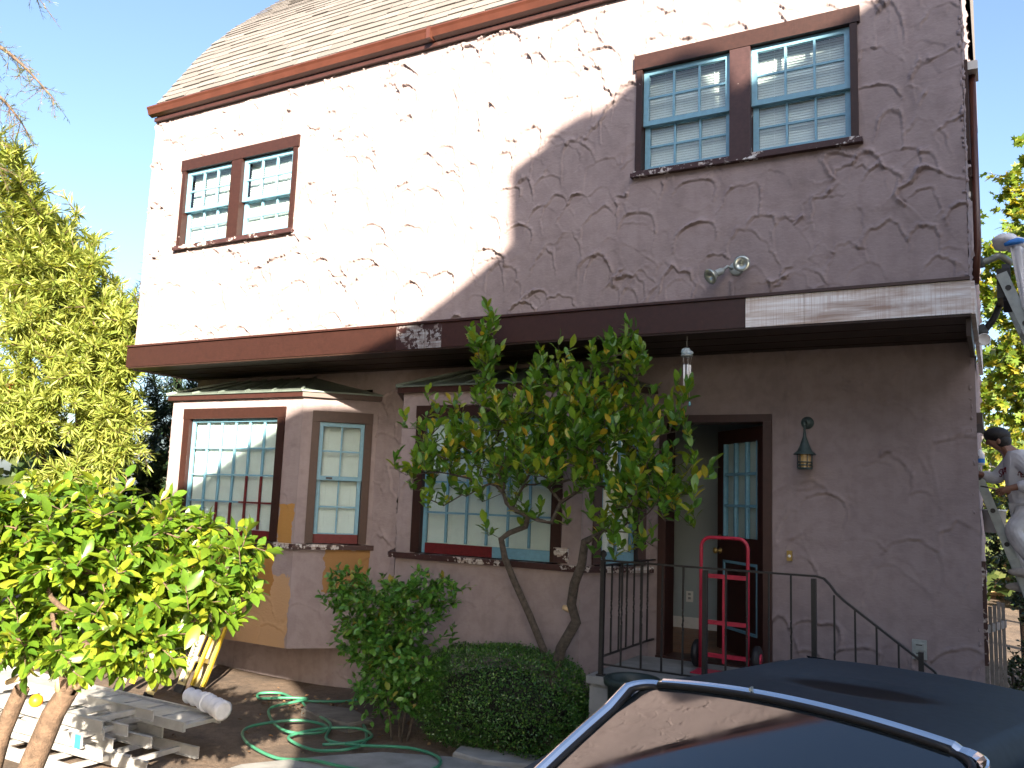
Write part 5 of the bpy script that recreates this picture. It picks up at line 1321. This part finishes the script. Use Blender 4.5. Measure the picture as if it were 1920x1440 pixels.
# unseen evergreen screen added behind the viewer to cut sky light on the facade
for i, (x, y, h_) in enumerate([(-4.4, -9.6, 6.6), (-5.9, -8.6, 7.0), (-7.2, -7.4, 6.8), (-8.5, -6.3, 7.2), (-9.8, -5.2, 6.6), (-11.2, -4.2, 6.4), (-2.9, -10.8, 6.8)]):
    t = thing('cypress_tree', ['cypress behind the viewer nearest the tall gable', 'tallest cypress of the row behind the viewer', 'third cypress from the gable, behind the viewer', 'cypress at the middle of the row behind the viewer', 'cypress left of the row\'s middle, behind the viewer', 'last but one cypress at the left of the row', 'shortest cypress at the far left of the row'][i], 'tree', (x, y, 0), 'cypress row behind the viewer')
    g = np.random.default_rng(90 + i); n_ = 5200
    b = MB(); b.tube([(x, y, 0), (x, y, h_)], [.2, .04], 8); b.build('trunk', M['bark'], t)
    u = g.random(n_); a = g.uniform(0, 6.28, n_); R_ = 1.7 * (1 - u) ** .6 * (.55 + .45 * g.random(n_)) + .05
    pos = np.stack([x + R_ * np.cos(a), y + R_ * np.sin(a), .3 + u * h_], -1)
    leaf_mesh('foliage', 'small', pos, np.stack([np.cos(a), np.sin(a), np.full(n_, .8)], -1) + g.normal(0, .4, (n_, 3)), g.normal(size=(n_, 3)) + np.stack([np.cos(a), np.sin(a), 0 * a], -1), g.uniform(.35, .7, n_), M['dark_leaf'], t)

for i, (x, y, h_) in enumerate([(3.3, -4.4, 6.9), (4.5, -3.6, 7.4), (5.8, -2.9, 7.4), (7.1, -2.1, 7.0)]):  # unseen laurels added to keep sky light off the ground floor
    t = thing('laurel_tree', ['laurel right of the car, nearest the viewer', 'second laurel from the viewer, right of the car', 'tallest laurel in the row right of the car', 'laurel at the far end of the row right of the car'][i], 'tree', (x, y, 0), 'laurel row right of the car')
    g = np.random.default_rng(120 + i); n_ = 16000
    b = MB(); b.tube([(x, y, 0), (x, y, h_ * .9)], [.14, .04], 8); b.build('trunk', M['bark'], t)
    u = g.random(n_); a = g.uniform(0, 6.28, n_); R_ = 1.15 * (1 - np.abs(2 * u - 1) ** 4) ** .5 * (.55 + .45 * g.random(n_)) + .05
    pos = np.stack([x + R_ * np.cos(a), y + R_ * np.sin(a), .3 + u * (h_ - .3)], -1)
    leaf_mesh('foliage', 'small', pos, np.stack([np.cos(a), np.sin(a), np.full(n_, .5)], -1) + g.normal(0, .4, (n_, 3)), g.normal(size=(n_, 3)) + np.stack([np.cos(a), np.sin(a), 0 * a], -1), g.uniform(.12, .26, n_), M['dark_leaf'], t)
# ------------------------------------------------------------------ parked car
def car_paint():
    m, nt, b = nmat('faded slate car paint')
    f = noise(nt, 1.7, 5); f2 = noise(nt, 28, 5)
    c = ramp(nt, f, [(.3, (.027, .038, .050)), (.7, (.044, .058, .072))]).outputs[0]
    c = mixc(nt, .5, c, ramp(nt, f2, [(.35, (.75, .75, .75)), (.65, (1.15, 1.15, 1.15))]).outputs[0], 'MULTIPLY')
    # darker oval patch in the middle of the roof
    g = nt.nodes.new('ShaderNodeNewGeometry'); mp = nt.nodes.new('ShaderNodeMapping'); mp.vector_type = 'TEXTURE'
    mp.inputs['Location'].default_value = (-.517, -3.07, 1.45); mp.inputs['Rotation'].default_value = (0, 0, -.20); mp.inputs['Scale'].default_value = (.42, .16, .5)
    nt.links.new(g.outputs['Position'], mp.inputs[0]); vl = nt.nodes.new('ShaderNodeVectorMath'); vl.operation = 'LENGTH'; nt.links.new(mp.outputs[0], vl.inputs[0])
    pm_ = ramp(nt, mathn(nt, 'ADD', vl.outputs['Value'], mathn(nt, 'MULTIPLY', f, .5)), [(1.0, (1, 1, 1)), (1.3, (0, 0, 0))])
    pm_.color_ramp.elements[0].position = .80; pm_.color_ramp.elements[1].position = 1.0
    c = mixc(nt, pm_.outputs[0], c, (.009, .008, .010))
    nt.links.new(c, b.inputs['Base Color']); r = mathn(nt, 'ADD', .42, mathn(nt, 'MULTIPLY', f, .3)); nt.links.new(r, b.inputs['Roughness'])
    b.inputs['Specular IOR Level'].default_value = .14
    bump(nt, b, noise(nt, 90, 3), .05, .003); return m
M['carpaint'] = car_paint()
def dark_patch_mat():
    m, nt, b = nmat('dark worn lacquer patch'); c = ramp(nt, noise(nt, 4, 4), [(.3, (.010, .010, .012)), (.7, (.022, .018, .02))]).outputs[0]
    nt.links.new(c, b.inputs['Base Color']); b.inputs['Roughness'].default_value = .6; return m
m_, nt_, b_ = nmat('car glass'); b_.inputs['Base Color'].default_value = (.012, .016, .018, 1); b_.inputs['Roughness'].default_value = .03; b_.inputs['IOR'].default_value = 1.95
nt_.links.new(ramp(nt_, noise(nt_, 7, 5), [(.3, (.02, .02, .02)), (.7, (.09, .09, .09))]).outputs[0], b_.inputs['Roughness']); M['carglass'] = m_

CO = np.array([-1.26, -3.40]); CUv = np.array([.957, -.29]); CVv = np.array([.29, .957])
def C(s, t, z): q = CO + CUv * s + CVv * t; return (q[0], q[1], z)
W = 1.238
cr = thing('parked_car', 'old dark slate saloon car with chrome window trim, parked at the lower right', 'car', (*C(W / 2, 0, 0)[:2], 0))
# roof panel: crowned, with a shallow sunken patch
ns, ntt = 61, 61
ss = np.linspace(-.075, W + .075, ns); tt = np.linspace(.012, 1.30, ntt)
P = np.zeros((ns, ntt, 3)); 
for i, s in enumerate(ss):
    q = 2 * s / W - 1
    for j, t in enumerate(tt):
        side = max(0, abs(q) - .93)
        z = 1.412 + .045 * (1 - min(1, abs(q)) ** 2.2) * (1 - .35 * min(1, t)) - .012 * t - 3.2 * side ** 1.6 - (.03 if t > 1.2 else 0) * ((t - 1.2) / .1)
        u = (s - .62) / .34; v = (t - .52 - .10 * (s - .62)) / .20
        dd = max(0, 1 - u * u - v * v); z -= .022 * dd ** 1.3
        P[i, j] = C(s, t - .02 * (1 - q * q) * (1 - t), z)
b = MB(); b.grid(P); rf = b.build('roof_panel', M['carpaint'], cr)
# glass: slopes down towards the viewer
GZ0, GZ1, GL = 1.405, .955, .92
gs = np.linspace(.0, W, 21); gt_ = np.linspace(0, 1, 16)
P = np.zeros((21, 16, 3))
for i, s in enumerate(gs):
    q = 2 * s / W - 1
    for j, u in enumerate(gt_):
        z = GZ0 + (GZ1 - GZ0) * u + .045 * (1 - q * q) * (1 - .3 * u) + .02 * math.sin(math.pi * u)
        P[i, j] = C((s - W / 2) * (1 + .05 * u) + W / 2, -.01 - GL * u - .05 * (1 - q * q) * (1 - .2 * u) * 0 - .0, z)
b = MB(); b.grid(P); gl_ = b.build('rear_window', M['carglass'], cr)
# rubber seal and chrome strip round the glass
def rim(off, lift, n_=26):
    pts = []
    def top(s): q = 2 * s / W - 1; return 1.405 + .045 * (1 - q * q)
    rc_ = .085
    L0 = [C(-.008 - off - .03 * (1 - k / 7.5), -.01 - GL * (1 - k / 7.5), GZ0 + (GZ1 - GZ0) * (1 - k / 7.5) + .02 * math.sin(math.pi * (1 - k / 7.5)) + lift) for k in range(7)]
    cor = [C(-.02 - off + rc_ * (1 - math.cos(a)), -.01 + off - rc_ * (1 - math.sin(a)), top(0) - .02 * (1 - math.sin(a)) + lift) for a in np.linspace(.25, math.pi / 2, 6)]
    mid = [C(s, -.01 + off, top(s) + lift) for s in np.linspace(.08, W - .08, n_)]
    cor2 = [C(W + .02 + off - rc_ * (1 - math.sin(a)), -.01 + off - rc_ * (1 - math.cos(a)), top(W) - .02 * (1 - math.cos(a)) + lift) for a in np.linspace(0, math.pi / 2 - .25, 6)]
    R0 = [C(W + .008 + off + .03 * k / 7.5, -.01 - GL * k / 7.5, GZ0 + (GZ1 - GZ0) * k / 7.5 + .02 * math.sin(math.pi * k / 7.5) + lift) for k in range(1, 8)]
    return L0 + cor + mid + cor2 + R0
b = MB(); b.tube(rim(-.012, .003), .012, 8); b.build('window_seal', M['rubber'], cr)
rp = [Vector(q) for q in rim(.004, .004)]; cen = Vector(C(W / 2, -.4, 1.3)); P = np.zeros((len(rp), 6, 3))
for i, q in enumerate(rp):
    tg = (rp[min(i + 1, len(rp) - 1)] - rp[max(i - 1, 0)]).normalized(); up_ = Vector((0, 0, 1)); up_ = (up_ - tg * up_.dot(tg)).normalized(); ow = tg.cross(up_)
    if ow.dot(q - cen) < 0: ow = -ow
    for k, (o_, h_) in enumerate(((-.003, -.006), (-.0015, .003), (.009, .013), (.018, .0185), (.025, .017), (.028, .004))): P[i, k] = q + ow * o_ + up_ * h_
b = MB(); b.grid(P, False); ch = b.build('chrome_trim', M['chrome'], cr)
b = MB(); q = rim(.018, .021)[22]; b.bar(Vector(q) + Vector((-.004, 0, 0)), Vector(q) + Vector((.004, 0, 0)), .036, .012); b.build('trim_joint', M['greymetal'], ch)
# greenhouse sides with side windows and their chrome frames
for sd in (0, 1):
    f = (lambda s: -.075 - s) if sd == 0 else (lambda s: W + .075 + s)
    b = MB()
    pts = [(.10, 1.335), (1.25, 1.335), (1.60, 1.02), (1.62, .98), (-.95, .98), (-.80, 1.05)]
    b.add([C(f(.0 if z > 1.2 else .12), t, z) for t, z in pts] + [C(f(-.10 if z > 1.2 else .02), t, z - .01) for t, z in pts], [tuple(range(6)), tuple(range(11, 5, -1))] + [(i, i + 6, (i + 1) % 6 + 6, (i + 1) % 6) for i in range(6)])
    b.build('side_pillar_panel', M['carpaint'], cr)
    wpts = [(.02, 1.30), (.15, 1.33), (1.15, 1.325), (1.45, 1.04), (-.30, 1.04), (-.12, 1.16)]
    b = MB(); b.add([C(f((1.335 - z) / .355 * .12 + .006), t, z) for t, z in wpts], [tuple(range(6))]); sw = b.build('side_window', M['carglass'], cr)
    b = MB(); cl = wpts + [wpts[0]]
    b.tube([C(f((1.335 - z) / .355 * .12 + .012), t, z) for t, z in cl], .012, 8); b.build('chrome_frame', M['chrome'], sw)
    b = MB(); b.tube([C(f(.012), t, 1.352 - (.05 if t < -.02 else 0)) for t in (-.10, 0, .3, .7, 1.1, 1.25)], .014, 8); b.build('drip_rail', M['rubber'], cr)
# lower body: lofted sections along the length
sec = []
for t, w_, zt, zb in ((-2.05, .70, .86, .40), (-1.95, .80, .93, .30), (-1.2, .86, .965, .22), (-.4, .88, .975, .22), (1.0, .88, .975, .22), (1.7, .87, .97, .22), (2.6, .84, .92, .24), (3.0, .80, .86, .30), (3.08, .72, .78, .40)):
    cx = W / 2
    prof_ = [(-w_ * .80, zb), (-w_ * .97, zb + .12), (-w_, (zt + zb) / 2 + .05), (-w_ * .96, zt - .05), (-w_ * .88, zt), (-w_ * .4, zt + .022), (0, zt + .028), (w_ * .4, zt + .022), (w_ * .88, zt), (w_ * .96, zt - .05), (w_, (zt + zb) / 2 + .05), (w_ * .97, zb + .12), (w_ * .80, zb)]
    sec.append([C(cx + x, t, z) for x, z in prof_])
b = MB(); b.grid(sec); k = len(b.v); b.add(sec[0], [tuple(range(13))]); b.add(sec[-1], [tuple(reversed(range(13)))])
b.add([sec[i][0] for i in range(9)] + [sec[i][12] for i in range(9)], [(i, i + 1, 10 + i, 9 + i) for i in range(8)])
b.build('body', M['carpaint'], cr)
b = MB(); b.add([C(0.02, 1.28, 1.40), C(W - .02, 1.28, 1.40), C(W + .08, 1.95, .985), C(-.08, 1.95, .985)], [(0, 1, 2, 3)]); b.build('windscreen', M['carglass'], cr)
for t in (-1.15, 2.1):
    for s in (W / 2 - .80, W / 2 + .80):
        c = Vector(C(s, t, .32)); ax_ = Vector((CUv[0], CUv[1], 0))
        b = MB(); b.lathe([(.2, -.09), (.30, -.09), (.32, -.06), (.32, .06), (.30, .09), (.2, .09)], c, ax_, 28); wh = b.build('wheel', M['rubber'], cr)
        b = MB(); b.lathe([(0, -.095), (.06, -.10), (.16, -.085), (.205, -.092), (.205, .092), (.16, .085), (.06, .10), (0, .095)], c, ax_, 24); b.build('hubcap', M['chrome'], wh)
for t, nm in ((-2.14, 'rear_bumper'), (3.16, 'front_bumper')):
    b = MB(); b.tube([C(W / 2 + x, t + (.10 if t < 0 else -.10) * (abs(x) / .85) ** 2, .46) for x in np.linspace(-.86, .86, 13)], .055, 10); b.build(nm, M['chrome'], cr)
M['taillens'] = simple('red tail lens', (.35, .02, .02), .2)
for x in (-.62, .62):
    b = MB(); b.box(x - .12, x + .12, 0, .04, .60, .74, lambda s, d, z: C(W / 2 + s, -2.06 + d - .03, z)); b.build('tail_light', M['taillens'], cr)
    b = MB(); b.lathe([(.0, .03), (.07, .025), (.085, 0)], C(W / 2 + x, 3.07, .62), (CVv[0], CVv[1], 0), 16); b.build('headlight', M['lens'], cr)

# ------------------------------------------------------------------ ladders and painter past the right corner
def leanT(foot, top, wdir):
    foot, top = Vector(foot), Vector(top); d = (top - foot).normalized(); w = Vector(wdir); w = (w - d * w.dot(d)).normalized(); n_ = d.cross(w)
    return (lambda s, q, h: tuple(foot + d * s + w * q + n_ * h)), (top - foot).length
T, Ln = leanT((.72, 2.25, 0), (-.165, 2.25, 2.60), (0, 1, 0))
ladder('extension_ladder', 'grey extension ladder leaning on the side wall with a painter on it', T, Ln, .42, .075, .012, M['greymetal'], loc=(.72, 2.25, 0), slots='dark')
T, Ln = leanT((.60, 2.20, 0), (.02, 2.20, 1.75), (0, 1, 0))
lad2 = [o for o in bpy.data.objects if o.get('label', '').startswith('grey extension ladder')][0]
for sgn in (-1, 1):
    b = MB(); w0 = sgn * .25; b.box(0, Ln, min(w0, w0 - sgn * .012), max(w0, w0 - sgn * .012), .085, .155, lambda s, q, h: T(s, q, h - .19)); b.build('base_rail', M['greymetal'], lad2)
T3, L3 = leanT((1.55, .95, 0), (.10, .95, 4.02), (0, 1, 0))
ul = ladder('extension_ladder', 'tall grey extension ladder with padded stabiliser arms against the upper corner', T3, L3, .42, .08, .014, M['greymetal'], loc=(1.55, .95, 0), slots='dark')
for z0_, z1_ in ((4.16, 4.16), (3.86, 3.60)):
    y0 = .80 if z0_ > 4 else 1.1
    pts = smooth_path([(.13, .95, z0_ - .02), (.06, y0, z0_ + .0), (.0, y0, z0_ - (.02 if z0_ > 4 else .14)), (XR + .07, y0, z1_ - .04 if z0_ > 4 else z1_ + .02)], 6)
    b = MB(); b.tube(pts, .026, 10); b.build('stabiliser_arm', M['greymetal' if z0_ > 4 else 'iron'], ul)
    b = MB(); b.tube([pts[-3], pts[-1] + np.array([-.055, 0, -.01])], .046, 12); b.build('foam_pad', M['foam'], ul)
b = MB(); b.bar((.10, .80, 3.75), (.10, 1.1, 4.12), .06, .12); b.box(.03, .12, .78, 1.12, 3.82, 4.05); b.build('stabiliser_bracket', M['iron'], ul)
rg = thing('rag', 'white painter\'s rag with a blue stripe draped over the ladder top', 'rag', (.13, .9, 4.2))
# draped cloth: bundle on the ladder top, folds hanging in front of the rails
P = np.zeros((18, 20, 3))
for i, u in enumerate(np.linspace(0, 1, 18)):
    for j, v in enumerate(np.linspace(0, 1, 20)):
        fold = .022 * math.sin(u * 16 + v * 2) + .010 * math.sin(u * 31)
        x = .13 + .24 * u * (.75 + .25 * v) + .10 * v * (1 - u) * .6; z = 4.20 - .05 * u - v * (.56 - .30 * abs(u - .25)) 
        P[i, j] = (x, .66 + fold + .03 * v, z)
b = MB(); b.grid(P); r1 = b.build('cloth', M['rag'], rg)
md = r1.modifiers.new('thickness', 'SOLIDIFY'); md.thickness = .006
b = MB(); b.blob((.10, .80, 4.265), (.095, .13, .065), 16, 10, .09, 7); b.blob((.17, .78, 4.23), (.085, .11, .055), 14, 9, .10, 8); b.build('bundle', M['rag'], rg)
b = MB(); b.tube([(.09, .655, 4.205), (.13, .645, 4.215), (.18, .65, 4.225), (.215, .68, 4.23)], [.014, .022, .026, .018], 8); b.build('blue_band', M['tape'], rg)
ld_ = thing('can_lid', 'small round white lid hanging below the lower stabiliser arm', 'lid', (-.07, 1.05, 3.55))
b = MB(); b.lathe([(0, -.012), (.045, -.012), (.05, -.006), (.05, .010), (.044, .012), (.04, .004), (0, .003)], (-.075, 1.05, 3.545), (.35, -.9, -.15), 18); b.build('disc', M['white'], ld_)
b = MB(); b.tube([(-.085, 1.06, 3.60), (-.09, 1.08, 3.66)], .003, 5); b.build('wire_hook', M['iron'], ld_)

# painter
def skin_body(name, joints, bones, mat, parent, levels=2, root=0, smooth=True):
    me = bpy.data.meshes.new(name); me.from_pydata([tuple(j[0]) for j in joints], bones, []); 
    o = link(name, me, mat, parent)
    o.modifiers.new('skin', 'SKIN')
    lay = me.skin_vertices[0].data if me.skin_vertices else None
    for i, j in enumerate(joints):
        r_ = j[1]; lay[i].radius = (r_, r_) if not isinstance(r_, tuple) else r_
        lay[i].use_root = i == root
    md = o.modifiers.new('sub', 'SUBSURF'); md.levels = levels; md.render_levels = levels
    return o
X0, Y0 = .12, 2.02
def J(x, y, z): return Vector((X0 + x, Y0 + y, z))
pel, spi, che, neck = J(.10, 0, 2.20), J(.075, 0, 2.36), J(.02, 0, 2.56), J(-.055, -.005, 2.715)
head, crown_, chin = J(-.125, -.015, 2.80), J(-.165, -.015, 2.865), J(-.165, -.02, 2.735)
shn, shf = J(.05, -.165, 2.645), J(.0, .165, 2.65)
eln, wrn = J(.175, -.24, 2.43), J(-.035, -.26, 2.375)
elf, wrf = J(-.16, .12, 2.46), J(-.285, .0, 2.505)
hin, hif = J(.10, -.09, 2.18), J(.10, .09, 2.18)
knn, ann = J(-.045, -.16, 2.02), J(.125, -.13, 1.72)
knf, anf = J(-.06, .10, 1.90), J(.10, .10, 1.58)
person = None
body_j = [(pel, .12), (spi, .115), (che, .125), (neck, .052), (head, .082), (crown_, .07), (chin, .045),
          (shn, .06), (eln, .042), (wrn, .028), (shf, .06), (elf, .042), (wrf, .028), (hin, .085), (knn, .058), (ann, .04), (hif, .085), (knf, .058), (anf, .04),
          (J(-.222, -.015, 2.775), .014), (J(-.045, -.16, 2.335), .001)]
body_b = [(0, 1), (1, 2), (2, 3), (3, 4), (4, 5), (4, 6), (2, 7), (7, 8), (8, 9), (2, 10), (10, 11), (11, 12), (0, 13), (13, 14), (14, 15), (0, 16), (16, 17), (17, 18), (4, 19)]
body_j = body_j[:20]
def hand(j, b_, wrist, d, up, gi):
    """palm and five bent fingers added to the joint list"""
    d = Vector(d).normalized(); up = Vector(up); s = d.cross(up).normalized(); n_ = s.cross(d)
    p0 = len(j); palm = wrist + d * .05; j.append((palm, .026)); b_.append((gi, p0))
    for k, (off, ln_) in enumerate(((-.026, .060), (-.009, .072), (.009, .068), (.026, .052))):
        a = palm + s * off + d * .032; q0 = len(j)
        j.append((a, .0095)); b_.append((p0, q0)); j.append((a + d * ln_ * .5 - n_ * .016, .0085)); b_.append((q0, q0 + 1)); j.append((a + d * ln_ * .55 - n_ * .048, .0075)); b_.append((q0 + 1, q0 + 2))
    a = wrist + d * .022 - s * .028; q0 = len(j); j.append((a, .012)); b_.append((p0, q0)); j.append((a + d * .032 - s * .010 - n_ * .022, .010)); b_.append((q0, q0 + 1))
hand(body_j, body_b, wrn, (-.85, -.1, -.35), (.1, -1, .1), 9)
hand(body_j, body_b, wrf, (-.9, -.35, .1), (0, 0, 1), 12)
pr_ = thing('person', 'painter in white sweatshirt and trousers on the ladder, head bent towards the wall', 'person', tuple(J(.05, 0, 1.55)))
skin_body('body', body_j, body_b, M['skin'], pr_)
# clothes
sj = [(J(.10, 0, 2.16), .150), (J(.075, 0, 2.32), .150), (J(.02, 0, 2.54), .155), (J(-.035, -.005, 2.685), .075), (J(.05, -.16, 2.64), .088), (J(.178, -.24, 2.43), .066), (J(-.005, -.258, 2.38), .045), (J(.005, .16, 2.645), .088), (J(-.155, .12, 2.46), .064), (J(-.26, .015, 2.50), .045)]
skin_body('sweatshirt', sj, [(0, 1), (1, 2), (2, 3), (2, 4), (4, 5), (5, 6), (2, 7), (7, 8), (8, 9)], M['sweat'], pr_)
tj = [(J(.11, 0, 2.22), .135), (J(.09, -.095, 2.15), .105), (J(-.045, -.165, 2.02), .080), (J(.05, -.15, 1.86), .074), (J(.12, -.132, 1.75), .066), (J(.09, .095, 2.15), .105), (J(-.06, .10, 1.90), .080), (J(.095, .10, 1.62), .066)]
skin_body('trousers', tj, [(0, 1), (1, 2), (2, 3), (3, 4), (0, 5), (5, 6), (6, 7)], M['trouser'], pr_)
for (x, y, z) in ((.10, -.13, 1.685), (.08, .10, 1.545)):
    b = MB(); b.blob(J(x - .05, y, z - .02), (.14, .05, .042), 14, 8); b.build('shoe', M['shoe'], pr_)
b = MB(); b.blob(J(-.128, -.015, 2.845), (.108, .090, .075), 18, 12, .03, 3); b.blob(J(-.085, -.015, 2.79), (.070, .086, .075), 14, 10, .03, 4); b.build('hair', M['hair'], pr_)
b = MB(); b.blob(J(-.118, -.108, 2.785), (.016, .010, .026), 8, 6); b.build('ear', M['skin'], pr_)
# arched lettering across the chest
txt = 'STANFORD'
for i, chx in enumerate(txt):
    cu = bpy.data.curves.new('letter', 'FONT'); cu.body = chx; cu.size = .085; cu.align_x = 'CENTER'; cu.extrude = .002
    tmp = bpy.data.objects.new('letter', cu); COL.objects.link(tmp); bpy.context.view_layer.update()
    me = bpy.data.meshes.new_from_object(tmp.evaluated_get(bpy.context.evaluated_depsgraph_get())); COL.objects.unlink(tmp); bpy.data.objects.remove(tmp)
    a = (i - 3.5) * .26
    # chest faces the wall (-x) and the viewer (-y): letters wrap round the front of the torso
    phi = R(-112) + a * .66; rad = .166
    pos = J(.028 + rad * math.cos(phi), rad * math.sin(phi) * .98, 2.47 + .035 * math.cos(a * 1.6))
    nx = Vector((math.cos(phi), math.sin(phi), 0)); up = Vector((-.12, 0, 1)).normalized(); xx = up.cross(nx).normalized()
    Mx = Matrix(((xx.x, up.x, nx.x, pos.x), (xx.y, up.y, nx.y, pos.y), (xx.z, up.z, nx.z, pos.z), (0, 0, 0, 1)))
    me.transform(Mx); link('letter', me, M['maroon'], pr_)
br_ = thing('paint_brush', 'small brush held in the painter\'s near hand', 'brush', tuple(wrn))
b = MB(); b.tube([wrn + Vector((-.05, -.01, -.03)), wrn + Vector((-.17, .02, .0))], .008, 7); b.build('handle', M['cutwood'], br_)
b = MB(); b.bar(wrn + Vector((-.17, .02, .0)), wrn + Vector((-.23, .03, .01)), .03, .012); b.build('bristles', M['iron'], br_)
bk = thing('paint_bucket', 'white paint bucket hanging behind the ladder below the painter', 'bucket', (-.03, 2.55, 2.0))
b = MB(); b.lathe([(0, 0), (.085, 0), (.10, .20), (.106, .20), (.106, .215), (.094, .215), (.08, .02), (0, .02)], (-.055, 2.55, 1.98), n=22); b.build('pail', M['white'], bk)
b = MB(); b.tube([(-.055 + .1 * math.cos(a), 2.55, 2.18 + .10 * math.sin(a)) for a in np.linspace(0, math.pi, 11)], .003, 5); b.build('wire_handle', M['iron'], bk)
sb = thing('spray_bottle', 'white bottle with a blue band standing at the ladder top', 'bottle', (-.14, 2.3, 2.6))
b = MB(); b.lathe([(0, 0), (.035, 0), (.037, .02), (.037, .09), (.018, .12), (.014, .14), (.0, .145)], (-.150, 2.30, 2.595), n=16); b.build('bottle_body', M['rag'], sb)
b = MB(); b.lathe([(.0385, .02), (.0385, .06)], (-.150, 2.30, 2.595), n=16); b.build('band', M['tape'], sb)
